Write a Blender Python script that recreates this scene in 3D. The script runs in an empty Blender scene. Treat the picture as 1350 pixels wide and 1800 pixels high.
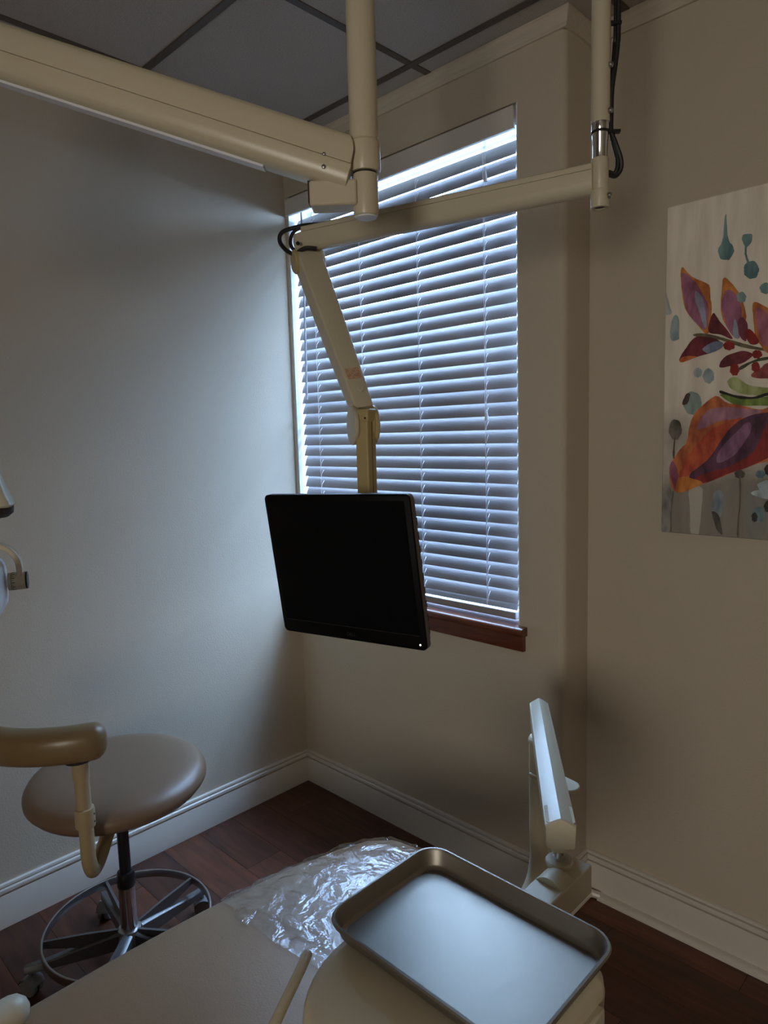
import bpy, bmesh, math, random
from mathutils import Vector, Matrix

random.seed(7)
SC = bpy.context.scene
COL = SC.collection
V = Vector
R = math.radians

# ------------------------------------------------------------------ camera
cam_d = bpy.data.cameras.new('camera')
cam = bpy.data.objects.new('camera', cam_d)
COL.objects.link(cam)
cam_d.sensor_fit = 'VERTICAL'
cam_d.sensor_height = 36.0
cam_d.lens = 36.0 * 1203.18 / 1800.0
cam_d.clip_start = 0.02
yaw, pit, rol = R(-44.46164), R(6.59283), R(1.60167)
fw = V((math.sin(yaw) * math.cos(pit), math.cos(yaw) * math.cos(pit), -math.sin(pit)))
rt = V((math.cos(yaw), -math.sin(yaw), 0))
dn = fw.cross(rt)
rt2 = rt * math.cos(rol) + dn * math.sin(rol)
dn2 = -rt * math.sin(rol) + dn * math.cos(rol)
m = Matrix((rt2, -dn2, -fw)).transposed().to_4x4()
m.translation = V((0, 0, 1.567))
cam.matrix_world = m
SC.camera = cam

# ------------------------------------------------------------------ light
SC.view_settings.view_transform = 'Standard'
SC.view_settings.look = 'None'
SC.view_settings.exposure = 0.0
SC.view_settings.gamma = 1.0
SC.view_settings.use_curve_mapping = False
SC.cycles.use_denoising = True
SC.cycles.max_bounces = 8
SC.cycles.diffuse_bounces = 5
SC.cycles.glossy_bounces = 5
SC.cycles.transparent_max_bounces = 12
SC.cycles.sample_clamp_indirect = 10.0
SC.cycles.caustics_reflective = False
SC.cycles.caustics_refractive = False

world = bpy.data.worlds.new('overcast_sky')
SC.world = world
world.use_nodes = True
bg = world.node_tree.nodes['Background']
bg.inputs['Color'].default_value = (0.44, 0.64, 1.0, 1)
bg.inputs['Strength'].default_value = 42.0


def area_light(name, loc, direction, sx, sy, power, color, portal=False):
    l = bpy.data.lights.new(name, 'AREA')
    l.shape = 'RECTANGLE'
    l.size, l.size_y = sx, sy
    l.energy = power
    l.color = color
    o = bpy.data.objects.new(name, l)
    o.location = loc
    o.rotation_euler = V(direction).to_track_quat('-Z', 'Y').to_euler()
    COL.objects.link(o)
    if portal:
        l.cycles.is_portal = True
    return o


area_light('window_portal', (-1.786, 2.034, 1.7315), (0, -1, 0), 1.13, 1.634, 1, (1, 1, 1), True)
# added fill light, standing in for a lit corridor past an assumed doorway
area_light('added_fill_light', (0.75, -2.72, 1.50), (-0.25, 1, 0.05), 0.95, 1.2, 40, (1.0, 0.91, 0.79))

# ------------------------------------------------------------------ materials
MATS = {}


def mat(name, color, rough=0.5, metal=0.0, spec=0.5, var=0.0, vscale=8.0, bump=0.0, bscale=60.0,
        stretch=(1, 1, 1), coat=0.0, color2=None, trans=0.0, detail=4.0):
    if name in MATS:
        return MATS[name]
    mt = bpy.data.materials.new(name)
    mt.use_nodes = True
    nt = mt.node_tree
    b = nt.nodes['Principled BSDF']
    b.inputs['Base Color'].default_value = (*color, 1)
    b.inputs['Roughness'].default_value = rough
    b.inputs['Metallic'].default_value = metal
    b.inputs['Specular IOR Level'].default_value = spec
    b.inputs['Coat Weight'].default_value = coat
    b.inputs['Coat Roughness'].default_value = 0.15
    if var > 0 or bump > 0 or color2:
        tc = nt.nodes.new('ShaderNodeTexCoord')
        mp = nt.nodes.new('ShaderNodeMapping')
        mp.inputs['Scale'].default_value = stretch
        nt.links.new(tc.outputs['Object'], mp.inputs['Vector'])
    if var > 0 or color2:
        n = nt.nodes.new('ShaderNodeTexNoise')
        n.inputs['Scale'].default_value = vscale
        n.inputs['Detail'].default_value = detail
        nt.links.new(mp.outputs['Vector'], n.inputs['Vector'])
        rp = nt.nodes.new('ShaderNodeValToRGB')
        c2 = color2 or tuple(c * (1 + var) for c in color)
        c1 = color if color2 else tuple(c * (1 - var) for c in color)
        rp.color_ramp.elements[0].color = (*c1, 1)
        rp.color_ramp.elements[1].color = (*[min(1, c) for c in c2], 1)
        rp.color_ramp.elements[0].position = 0.35
        rp.color_ramp.elements[1].position = 0.65
        nt.links.new(n.outputs['Fac'], rp.inputs['Fac'])
        nt.links.new(rp.outputs['Color'], b.inputs['Base Color'])
    if bump > 0:
        n2 = nt.nodes.new('ShaderNodeTexNoise')
        n2.inputs['Scale'].default_value = bscale
        n2.inputs['Detail'].default_value = 3
        nt.links.new(mp.outputs['Vector'], n2.inputs['Vector'])
        bp = nt.nodes.new('ShaderNodeBump')
        bp.inputs['Strength'].default_value = bump
        bp.inputs['Distance'].default_value = 0.002
        nt.links.new(n2.outputs['Fac'], bp.inputs['Height'])
        nt.links.new(bp.outputs['Normal'], b.inputs['Normal'])
    if trans > 0:
        out = nt.nodes['Material Output']
        tl = nt.nodes.new('ShaderNodeBsdfTranslucent')
        tl.inputs['Color'].default_value = (*color, 1)
        mx = nt.nodes.new('ShaderNodeMixShader')
        mx.inputs[0].default_value = trans
        nt.links.new(b.outputs[0], mx.inputs[1])
        nt.links.new(tl.outputs[0], mx.inputs[2])
        nt.links.new(mx.outputs[0], out.inputs['Surface'])
    MATS[name] = mt
    return mt


def s2l(r, g, b):
    f = lambda c: (c / 255 / 12.92) if c / 255 <= 0.04045 else ((c / 255 + 0.055) / 1.055) ** 2.4
    return (f(r), f(g), f(b))


WALL = mat('wall_paint_taupe', s2l(196, 186, 168), 0.7, spec=0.3, bump=0.35, bscale=170)
CEIL_T = mat('ceiling_tile_fissured', s2l(178, 170, 160), 0.95, spec=0.1, var=0.10, vscale=260, bump=0.8, bscale=240)
TEE = mat('ceiling_grid_metal', s2l(84, 76, 66), 0.55)
TRIM = mat('trim_gloss_white', s2l(214, 208, 198), 0.3, var=0.02, vscale=5)
CROWN = mat('crown_whitewashed_wood', s2l(196, 186, 168), 0.5, var=0.07, vscale=14, stretch=(0.6, 6, 10))
SILLW = mat('stained_wood', s2l(98, 48, 22), 0.35, var=0.28, vscale=9, stretch=(1, 12, 12), coat=0.3)
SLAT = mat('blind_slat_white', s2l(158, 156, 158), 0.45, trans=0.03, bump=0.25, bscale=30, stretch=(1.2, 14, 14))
VAL = mat('blind_valance_white', s2l(214, 210, 204), 0.45)
CORD = mat('blind_cord_white', s2l(225, 225, 228), 0.7)
PVC = mat('window_frame_white', s2l(225, 228, 232), 0.4)
BEIGE = mat('beige_enamel', s2l(208, 199, 173), 0.30, spec=0.5, var=0.015, vscale=3)
BEIGE2 = mat('beige_arm_enamel', s2l(200, 192, 168), 0.38, spec=0.5)
TUBEB = mat('stool_tube_enamel', s2l(170, 153, 120), 0.4)
TAN = mat('tan_plastic', s2l(180, 163, 116), 0.42)
CREAM = mat('cream_plastic', s2l(204, 197, 174), 0.25, coat=0.2)
CHROME = mat('chrome', (0.75, 0.76, 0.78), 0.12, metal=1.0)
STEEL = mat('brushed_steel_grey', (0.42, 0.42, 0.42), 0.35, metal=1.0)
DKSTEEL = mat('base_grey_metal', (0.20, 0.20, 0.20), 0.45, metal=0.8)
DKMETAL = mat('dark_metal', (0.05, 0.05, 0.055), 0.3, metal=0.6)
BLACK = mat('black_rubber', (0.010, 0.010, 0.011), 0.5)
BLKPL = mat('black_monitor_bezel', (0.002, 0.002, 0.002), 0.5, spec=0.12)
SCREEN = mat('dark_lcd_screen', (0.002, 0.002, 0.003), 0.45, spec=0.15)
MSIDE = mat('monitor_side_grey', s2l(92, 84, 76), 0.45)
MBACK = mat('monitor_back_black', (0.012, 0.012, 0.012), 0.5)
VINYL = mat('taupe_vinyl_upholstery', s2l(148, 121, 93), 0.42, spec=0.5, bump=0.15, bscale=300, var=0.03, vscale=4)
STOOLV = mat('tan_vinyl_seat', s2l(122, 100, 80), 0.36, spec=0.5, bump=0.1, bscale=300)
PADV = mat('tan_vinyl_pad', s2l(128, 106, 74), 0.32, spec=0.5)
GREYPL = mat('grey_caster_plastic', s2l(120, 120, 122), 0.45)
LAMPW = mat('white_diffuser', s2l(230, 232, 238), 0.4)
LOGO = mat('logo_grey', s2l(46, 46, 48), 0.4)
PEACH = mat('peach_sticker', s2l(206, 170, 138), 0.7, color2=s2l(176, 140, 112), vscale=160)
XRAYW = mat('white_tubehead', s2l(222, 226, 234), 0.35)
GROUND = mat('outside_gravel', s2l(150, 150, 146), 0.9, var=0.1, vscale=2)
BASEM = mat('chair_base_enamel', s2l(190, 180, 156), 0.4)


def led_mat():
    mt = bpy.data.materials.new('power_led')
    mt.use_nodes = True
    b = mt.node_tree.nodes['Principled BSDF']
    b.inputs['Emission Color'].default_value = (0.9, 0.97, 1, 1)
    b.inputs['Emission Strength'].default_value = 1.6
    return mt


def glass_mat():
    mt = bpy.data.materials.new('window_glass')
    mt.use_nodes = True
    nt = mt.node_tree
    nt.nodes.remove(nt.nodes['Principled BSDF'])
    out = nt.nodes['Material Output']
    t = nt.nodes.new('ShaderNodeBsdfTransparent')
    t.inputs['Color'].default_value = (0.93, 0.96, 0.96, 1)
    g = nt.nodes.new('ShaderNodeBsdfGlossy')
    g.inputs['Roughness'].default_value = 0.02
    mx = nt.nodes.new('ShaderNodeMixShader')
    mx.inputs[0].default_value = 0.05
    nt.links.new(t.outputs[0], mx.inputs[1])
    nt.links.new(g.outputs[0], mx.inputs[2])
    nt.links.new(mx.outputs[0], out.inputs['Surface'])
    return mt


def film_mat():
    mt = bpy.data.materials.new('clear_plastic_film')
    mt.use_nodes = True
    nt = mt.node_tree
    nt.nodes.remove(nt.nodes['Principled BSDF'])
    out = nt.nodes['Material Output']
    t = nt.nodes.new('ShaderNodeBsdfTransparent')
    t.inputs['Color'].default_value = (0.9, 0.9, 0.92, 1)
    g = nt.nodes.new('ShaderNodeBsdfGlossy')
    g.inputs['Roughness'].default_value = 0.04
    tc = nt.nodes.new('ShaderNodeTexCoord')
    n = nt.nodes.new('ShaderNodeTexNoise')
    n.inputs['Scale'].default_value = 17
    n.inputs['Detail'].default_value = 4
    n.inputs['Distortion'].default_value = 1.2
    nt.links.new(tc.outputs['Object'], n.inputs['Vector'])
    bp = nt.nodes.new('ShaderNodeBump')
    bp.inputs['Strength'].default_value = 0.6
    bp.inputs['Distance'].default_value = 0.012
    nt.links.new(n.outputs['Fac'], bp.inputs['Height'])
    nt.links.new(bp.outputs['Normal'], g.inputs['Normal'])
    lw = nt.nodes.new('ShaderNodeLayerWeight')
    lw.inputs['Blend'].default_value = 0.5
    nt.links.new(bp.outputs['Normal'], lw.inputs['Normal'])
    pw = nt.nodes.new('ShaderNodeMath')
    pw.operation = 'POWER'
    pw.inputs[1].default_value = 4.0
    nt.links.new(lw.outputs['Facing'], pw.inputs[0])
    ma_ = nt.nodes.new('ShaderNodeMath')
    ma_.operation = 'MULTIPLY_ADD'
    ma_.inputs[1].default_value = 0.80
    ma_.inputs[2].default_value = 0.10
    nt.links.new(pw.outputs[0], ma_.inputs[0])
    mx = nt.nodes.new('ShaderNodeMixShader')
    nt.links.new(ma_.outputs[0], mx.inputs[0])
    nt.links.new(t.outputs[0], mx.inputs[1])
    nt.links.new(g.outputs[0], mx.inputs[2])
    nt.links.new(mx.outputs[0], out.inputs['Surface'])
    return mt


def wood_floor_mat(i):
    key = 'floor_plank_%d' % i
    if key in MATS:
        return MATS[key]
    mt = bpy.data.materials.new(key)
    mt.use_nodes = True
    nt = mt.node_tree
    b = nt.nodes['Principled BSDF']
    b.inputs['Roughness'].default_value = 0.42
    tc = nt.nodes.new('ShaderNodeTexCoord')
    oi = nt.nodes.new('ShaderNodeObjectInfo')
    ad = nt.nodes.new('ShaderNodeVectorMath')
    ad.operation = 'ADD'
    sc = nt.nodes.new('ShaderNodeMapping')
    sc.inputs['Scale'].default_value = (2.2, 16, 1)
    nt.links.new(tc.outputs['Object'], ad.inputs[0])
    cb = nt.nodes.new('ShaderNodeCombineXYZ')
    ml = nt.nodes.new('ShaderNodeMath')
    ml.operation = 'MULTIPLY'
    ml.inputs[1].default_value = 37
    nt.links.new(oi.outputs['Random'], ml.inputs[0])
    nt.links.new(ml.outputs[0], cb.inputs[0])
    nt.links.new(ml.outputs[0], cb.inputs[1])
    nt.links.new(cb.outputs[0], ad.inputs[1])
    nt.links.new(ad.outputs[0], sc.inputs['Vector'])
    n = nt.nodes.new('ShaderNodeTexNoise')
    n.inputs['Scale'].default_value = 2.0
    n.inputs['Detail'].default_value = 7
    n.inputs['Distortion'].default_value = 0.6
    nt.links.new(sc.outputs[0], n.inputs['Vector'])
    rp = nt.nodes.new('ShaderNodeValToRGB')
    dark = [(58, 31, 20), (64, 35, 23), (72, 40, 26), (50, 27, 18)][i]
    lite = [(98, 56, 38), (112, 64, 42), (122, 70, 46), (86, 49, 34)][i]
    e = rp.color_ramp.elements
    e[0].position, e[1].position = 0.28, 0.75
    e[0].color = (*s2l(*dark), 1)
    e[1].color = (*s2l(*lite), 1)
    nt.links.new(n.outputs['Fac'], rp.inputs['Fac'])
    nt.links.new(rp.outputs[0], b.inputs['Base Color'])
    bp = nt.nodes.new('ShaderNodeBump')
    bp.inputs['Strength'].default_value = 0.15
    bp.inputs['Distance'].default_value = 0.001
    nt.links.new(n.outputs['Fac'], bp.inputs['Height'])
    nt.links.new(bp.outputs[0], b.inputs['Normal'])
    MATS[key] = mt
    return mt


def tray_mat():
    mt = bpy.data.materials.new('brushed_stainless_tray')
    mt.use_nodes = True
    nt = mt.node_tree
    b = nt.nodes['Principled BSDF']
    b.inputs['Base Color'].default_value = (0.34, 0.32, 0.285, 1)
    b.inputs['Metallic'].default_value = 1.0
    b.inputs['Roughness'].default_value = 0.30
    tc = nt.nodes.new('ShaderNodeTexCoord')
    n = nt.nodes.new('ShaderNodeTexNoise')
    n.inputs['Scale'].default_value = 30
    n.inputs['Detail'].default_value = 5
    nt.links.new(tc.outputs['Object'], n.inputs['Vector'])
    mr = nt.nodes.new('ShaderNodeMapRange')
    mr.inputs['To Min'].default_value = 0.42
    mr.inputs['To Max'].default_value = 0.48
    nt.links.new(n.outputs['Fac'], mr.inputs['Value'])
    nt.links.new(mr.outputs[0], b.inputs['Roughness'])
    return mt


LED = led_mat()
GLASS = glass_mat()
FILM = film_mat()
TRAYM = tray_mat()

# ------------------------------------------------------------------ mesh helpers


class MB:
    def __init__(self):
        self.v = []
        self.f = []

    def add(self, vs, fs):
        o = len(self.v)
        self.v += [V(p) for p in vs]
        self.f += [tuple(i + o for i in q) for q in fs]
        return self

    def box(self, lo, hi):
        x0, y0, z0 = lo
        x1, y1, z1 = hi
        return self.add([(x0, y0, z0), (x1, y0, z0), (x1, y1, z0), (x0, y1, z0), (x0, y0, z1), (x1, y0, z1), (x1, y1, z1), (x0, y1, z1)],
                        [(3, 2, 1, 0), (4, 5, 6, 7), (0, 1, 5, 4), (1, 2, 6, 5), (2, 3, 7, 6), (3, 0, 4, 7)])

    def obox(self, c, ax, ay, az, sx, sy, sz):
        c, ax, ay, az = V(c), V(ax).normalized(), V(ay).normalized(), V(az).normalized()
        vs = []
        for k in (-1, 1):
            for i, j in ((-1, -1), (1, -1), (1, 1), (-1, 1)):
                vs.append(c + ax * (i * sx / 2) + ay * (j * sy / 2) + az * (k * sz / 2))
        return self.add(vs, [(3, 2, 1, 0), (4, 5, 6, 7), (0, 1, 5, 4), (1, 2, 6, 5), (2, 3, 7, 6), (3, 0, 4, 7)])

    def loft(self, rings, cap=True, closed=True):
        n = len(rings[0])
        vs = [p for r in rings for p in r]
        fs = []
        for i in range(len(rings) - 1):
            for j in range(n if closed else n - 1):
                a, b = i * n + j, i * n + (j + 1) % n
                fs.append((a, b, b + n, a + n))
        if cap:
            fs.append(tuple(range(n - 1, -1, -1)))
            fs.append(tuple((len(rings) - 1) * n + j for j in range(n)))
        return self.add(vs, fs)

    def tube(self, pts, r, n=14, cap=True, round_end=False):
        pts = [V(p) for p in pts]
        if not isinstance(r, (list, tuple)):
            r = [r] * len(pts)
        r = list(r)
        if round_end:
            d = (pts[-1] - pts[-2]).normalized()
            rr = r[-1]
            e = pts[-1]
            for k in (30, 60, 82):
                pts.append(e + d * rr * math.sin(R(k)))
                r.append(rr * math.cos(R(k)))
        tan = []
        for i in range(len(pts)):
            a = pts[max(i - 1, 0)]
            b = pts[min(i + 1, len(pts) - 1)]
            tan.append((b - a).normalized())
        u = tan[0].orthogonal().normalized()
        rings = []
        for i, p in enumerate(pts):
            t = tan[i]
            u = (u - t * u.dot(t)).normalized()
            w = t.cross(u)
            rings.append([p + (u * math.cos(2 * math.pi * k / n) + w * math.sin(2 * math.pi * k / n)) * r[i] for k in range(n)])
        return self.loft(rings, cap)

    def lathe(self, c, prof, axis=(0, 0, 1), n=32, cap=True):
        """prof: list of (radius, height along axis)"""
        c, a = V(c), V(axis).normalized()
        u = a.orthogonal().normalized()
        w = a.cross(u)
        rings = []
        for rad, h in prof:
            rad = max(rad, 1e-5)
            rings.append([c + a * h + (u * math.cos(2 * math.pi * k / n) + w * math.sin(2 * math.pi * k / n)) * rad for k in range(n)])
        return self.loft(rings, cap)

    def prism(self, outline, o, ux, uy, d):
        o, ux, uy, d = V(o), V(ux), V(uy), V(d)
        a = [o + ux * p[0] + uy * p[1] for p in outline]
        return self.loft([a, [p + d for p in a]])

    def ball(self, c, r, n=12):
        prof = [(r * math.sin(math.pi * k / 8), -r * math.cos(math.pi * k / 8)) for k in range(9)]
        return self.lathe(c, prof, n=n)

    def mesh(self, name, mt, origin=(0, 0, 0), angle=35):
        me = bpy.data.meshes.new(name)
        o = V(origin)
        me.from_pydata([p - o for p in self.v], [], self.f)
        bm = bmesh.new()
        bm.from_mesh(me)
        bmesh.ops.recalc_face_normals(bm, faces=bm.faces)
        bm.to_mesh(me)
        bm.free()
        me.materials.append(mt)
        if angle:
            for p in me.polygons:
                p.use_smooth = True
            me.set_sharp_from_angle(angle=R(angle))
        return me

    def build(self, name, mt, parent=None, bevel=0.0, angle=35, origin=None, label=None, seg=2):
        if parent is not None:
            org = ORG[parent.name]
        else:
            org = V(origin) if origin is not None else V((0, 0, 0))
        me = self.mesh(name, mt, org, angle)
        ob = bpy.data.objects.new(name, me)
        COL.objects.link(ob)
        if parent is None:
            ob.location = org
        else:
            ob.parent = parent
        ORG[ob.name] = org
        if bevel > 0:
            bv = ob.modifiers.new('bevel', 'BEVEL')
            bv.width = bevel
            bv.segments = seg
            bv.limit_method = 'ANGLE'
            bv.angle_limit = R(40)
            bv.harden_normals = False
        if label:
            ob['label'] = label
        return ob


ORG = {}


def thing(name, loc, label, cat, group=None):
    o = bpy.data.objects.new(name, None)
    o.empty_display_size = 0.05
    o.location = loc
    COL.objects.link(o)
    ORG[o.name] = V(loc)
    tag(o, label, cat, group)
    return o


def tag(o, label, cat, group=None):
    o['label'] = label
    o['category'] = cat
    if group:
        o['group'] = group
    return o


def struct(o):
    o['kind'] = 'structure'
    return o


def piece(name, me, parent, loc):
    """an alike piece that shares mesh data; loc in world coordinates"""
    ob = bpy.data.objects.new(name, me)
    COL.objects.link(ob)
    ob.parent = parent
    ob.location = V(loc) - ORG[parent.name]
    ORG[ob.name] = V(loc)
    return ob


def rrect(w, h, r, n=6, cx=0, cy=0):
    pts = []
    for (sx, sy, a0) in ((1, 1, 0), (-1, 1, 90), (-1, -1, 180), (1, -1, 270)):
        for k in range(n + 1):
            a = R(a0 + 90 * k / n)
            pts.append((cx + sx * (w / 2 - r) + r * math.cos(a), cy + sy * (h / 2 - r) + r * math.sin(a)))
    return pts


def catmull(pts, k=6, closed=False):
    pts = [V(p) for p in pts]
    n = len(pts)
    out = []
    rng = range(n) if closed else range(n - 1)
    for i in rng:
        if closed:
            p0, p1, p2, p3 = pts[(i - 1) % n], pts[i], pts[(i + 1) % n], pts[(i + 2) % n]
        else:
            p0, p1, p2, p3 = pts[max(i - 1, 0)], pts[i], pts[i + 1], pts[min(i + 2, n - 1)]
        for j in range(k):
            t = j / k
            out.append(0.5 * ((2 * p1) + (p2 - p0) * t + (2 * p0 - 5 * p1 + 4 * p2 - p3) * t * t + (3 * p1 - p0 - 3 * p2 + p3) * t ** 3))
    if not closed:
        out.append(pts[-1])
    return out


# ------------------------------------------------------------------ room shell
XL, YB, YR, XC = -2.365, 1.867, 2.02, -1.062     # left wall, window wall, recessed wall, outer corner
XRW, YF, ZC = 1.70, -2.40, 2.74
WX0, WX1, WZ0, WZ1 = -2.350, -1.222, 0.915, 2.548  # window opening

o = struct(MB().box((XL - 0.2, YF - 2.0, -0.2), (XRW + 0.2, YR + 0.02, -0.012)).build('floor', mat('subfloor_dark', (0.012, 0.008, 0.007), 0.8), angle=0))
floor = o
PW, PL = 0.152, 0.914
me_full = [MB().box((-PL / 2 + 0.0006, -PW / 2 + 0.0006, -0.006), (PL / 2 - 0.0006, PW / 2 - 0.0006, 0.0)).mesh('plank', wood_floor_mat(i), angle=0) for i in range(4)]
row = 0
y = YR + 0.03
while y > -1.6:
    off = (row * 0.37) % PL
    x = XL - off
    while x < 1.2:
        a, b = max(x, XL), min(x + PL, 1.25)
        y0, y1 = y - PW, min(y, YR)
        cx, cy = (a + b) / 2, (y0 + y1) / 2
        vis = (cy > YB) and (cx + PL / 2 < XC)
        if b - a > 0.03 and not vis and y1 > y0:
            k = random.randrange(4)
            if b - a > PL - 0.001 and y1 == y:
                piece('plank', me_full[k], floor, (cx, cy, 0))
            else:
                me = MB().box((-(b - a) / 2 + 0.0006, -(y1 - y0) / 2 + 0.0006, -0.006), ((b - a) / 2 - 0.0006, (y1 - y0) / 2 - 0.0006, 0)).mesh('plank', wood_floor_mat(k), angle=0)
                piece('plank', me, floor, (cx, cy, 0))
        x += PL
    y -= PW
    row += 1

# ceiling with lay-in tiles
ceil = struct(MB().box((XL - 0.2, YF - 2.0, ZC + 0.02), (XRW + 0.2, YR + 0.02, ZC + 0.2)).build('ceiling', mat('plenum_dark', (0.02, 0.02, 0.02), 0.9), angle=0))
TS = 0.605
TX = [-2.155 + TS * k for k in range(-1, 7)]
TY = [1.762 - TS * k for k in range(-1, 8)]
tile_me = MB().box((-TS / 2 + 0.011, -TS / 2 + 0.011, 0), (TS / 2 - 0.011, TS / 2 - 0.011, 0.015)).mesh('ceiling_tile', CEIL_T, angle=0)
for ix in range(len(TX) - 1):
    for iy in range(len(TY) - 1):
        x0, x1 = max(TX[ix], XL), min(TX[ix + 1], XRW)
        y1, y0 = min(TY[iy], YR), max(TY[iy + 1], YF)
        if x1 - x0 < 0.03 or y1 - y0 < 0.03:
            continue
        if x1 - x0 > TS - 0.001 and y1 - y0 > TS - 0.001:
            piece('ceiling_tile', tile_me, ceil, ((x0 + x1) / 2, (y0 + y1) / 2, ZC - 0.002))
        else:
            w, h = (x1 - x0) / 2 - 0.011, (y1 - y0) / 2 - 0.011
            piece('ceiling_tile', MB().box((-w, -h, 0), (w, h, 0.015)).mesh('ceiling_tile', CEIL_T, angle=0), ceil, ((x0 + x1) / 2, (y0 + y1) / 2, ZC - 0.002))
for x in TX[1:]:
    if x < XRW:
        MB().box((x - 0.012, YF, ZC - 0.005), (x + 0.012, YR, ZC + 0.002)).build('grid_tee', TEE, ceil, angle=0)
for y in TY[1:]:
    if y > YF:
        MB().box((XL, y - 0.012, ZC - 0.006), (XRW, y + 0.012, ZC + 0.0025)).build('grid_tee', TEE, ceil, angle=0)

# walls
struct(MB().box((XL - 0.15, YF - 0.15, -0.02), (XL, YB + 0.170, ZC + 0.05)).build('wall_left', WALL, angle=0))
wb = MB()
OUT = YB + 0.170
wb.box((XL - 0.01, YB, -0.02), (WX0, OUT, ZC + 0.05))
wb.box((WX0, YB, -0.02), (WX1, OUT, WZ0))
wb.box((WX0, YB, WZ1), (WX1, OUT, ZC + 0.05))
# right pier with a bullnose corner
rr = 0.022
pier = [(WX1, YB)]
for k in range(7):
    a = R(-90 + 90 * k / 6)
    pier.append((XC - rr + rr * math.cos(a), YB + rr + rr * math.sin(a)))
pier += [(XC, OUT), (WX1, OUT)]
wb.prism(pier, (0, 0, -0.02), (1, 0, 0), (0, 1, 0), (0, 0, ZC + 0.07))
struct(wb.build('wall_back', WALL, angle=30))
struct(MB().box((XC - 0.001, YR, -0.02), (XRW + 0.15, YR + 0.02, ZC + 0.05)).build('wall_recess', WALL, angle=0))
struct(MB().box((XRW, YF - 0.15, -0.02), (XRW + 0.15, YR + 0.1, ZC + 0.05)).build('wall_right', WALL, angle=0))
wf = MB()
DX0, DX1, DZ = 0.25, 1.25, 2.08
wf.box((XL - 0.1, YF - 0.12, -0.02), (DX0, YF, ZC + 0.05))
wf.box((DX1, YF - 0.12, -0.02), (XRW + 0.1, YF, ZC + 0.05))
wf.box((DX0, YF - 0.12, DZ), (DX1, YF, ZC + 0.05))
struct(wf.build('wall_front', WALL, angle=0))
hl = MB()
hl.box((-0.6, YF - 1.5, -0.02), (2.0, YF - 1.4, ZC + 0.05))
hl.box((-0.7, YF - 1.5, -0.02), (-0.6, YF - 0.1, ZC + 0.05))
hl.box((2.0, YF - 1.5, -0.02), (2.1, YF - 0.1, ZC + 0.05))
struct(hl.build('wall_corridor', WALL, angle=0))
struct(MB().box((-30, OUT + 0.1, -0.7), (30, 45, -0.5)).build('ground_outside', GROUND, angle=0))

# baseboards: profile (out, up)
BBP = [(0, 0), (0.0145, 0), (0.0145, 0.108), (0.0135, 0.1105), (0.0050, 0.1115), (0.0050, 0.1160), (0.0155, 0.1175),
       (0.0165, 0.122), (0.0150, 0.129), (0.0120, 0.1315), (0.0040, 0.1325), (0.0040, 0.1355), (0.0100, 0.1365), (0.0090, 0.1435), (0.004, 0.146), (0, 0.146)]


def run(prof, p0, p1, out, m0=0, m1=0):
    """sweep a profile from p0 to p1; m0/m1 = mitre (+1 inner, -1 outer)"""
    p0, p1, out = V(p0), V(p1), V(out)
    d = (p1 - p0).normalized()
    a = [p0 + out * q[0] + V((0, 0, q[1])) + d * (q[0] * m0) for q in prof]
    b = [p1 + out * q[0] + V((0, 0, q[1])) - d * (q[0] * m1) for q in prof]
    return MB().loft([a, b])


struct(run(BBP, (XL, YF, 0), (XL, YB, 0), (1, 0, 0), 0, 1).build('baseboard_left', TRIM, angle=25))
struct(run(BBP, (XL, YB, 0), (XC, YB, 0), (0, -1, 0), 1, -1).build('baseboard_back', TRIM, angle=25))
struct(run(BBP, (XC, YB, 0), (XC, YR, 0), (1, 0, 0), -1, 1).build('baseboard_return', TRIM, angle=25))
bbr = struct(run(BBP, (XC, YR, 0), (XRW, YR, 0), (0, -1, 0), 1, 0).build('baseboard_recess', TRIM, angle=25))
# shoe moulding in the recess
SH = [(0, 0), (0.024, 0), (0.023, 0.008), (0.019, 0.014), (0.012, 0.017), (0, 0.018)]
struct(run(SH, (XC + 0.06, YR - 0.0145, 0), (XRW, YR - 0.0145, 0), (0, -1, 0), 0, 0).build('trim_shoe_recess', TRIM, angle=40))
struct(run(SH, (XC + 0.0145, YB - 0.01, 0), (XC + 0.0145, YR - 0.04, 0), (1, 0, 0), 0, 0).build('trim_shoe_return', TRIM, angle=40))
struct(MB().tube([(XC + 0.028, YR - 0.055, 0.014), (XC + 0.04, YR - 0.035, 0.014), (XC + 0.066, YR - 0.026, 0.012)], 0.0125, 10).build('trim_shoe_corner', TRIM))
# crown
CRP = [(0, -0.050), (0.008, -0.050), (0.010, -0.044), (0.014, -0.036), (0.016, -0.026), (0.022, -0.016), (0.024, -0.010), (0.024, -0.003), (0, -0.003)]
CZ = ZC
struct(run(CRP, (XL, YF, CZ), (XL, YB, CZ), (1, 0, 0), 0, 1).build('trim_1', CROWN, angle=30))
struct(run(CRP, (XL, YB, CZ), (XC, YB, CZ), (0, -1, 0), 1, -1).build('trim_2', CROWN, angle=30))
struct(run(CRP, (XC, YB, CZ), (XC, YR, CZ), (1, 0, 0), -1, 1).build('trim_3', CROWN, angle=30))
struct(run(CRP, (XC, YR, CZ), (XRW, YR, CZ), (0, -1, 0), 1, 0).build('trim_4', CROWN, angle=30))

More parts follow.
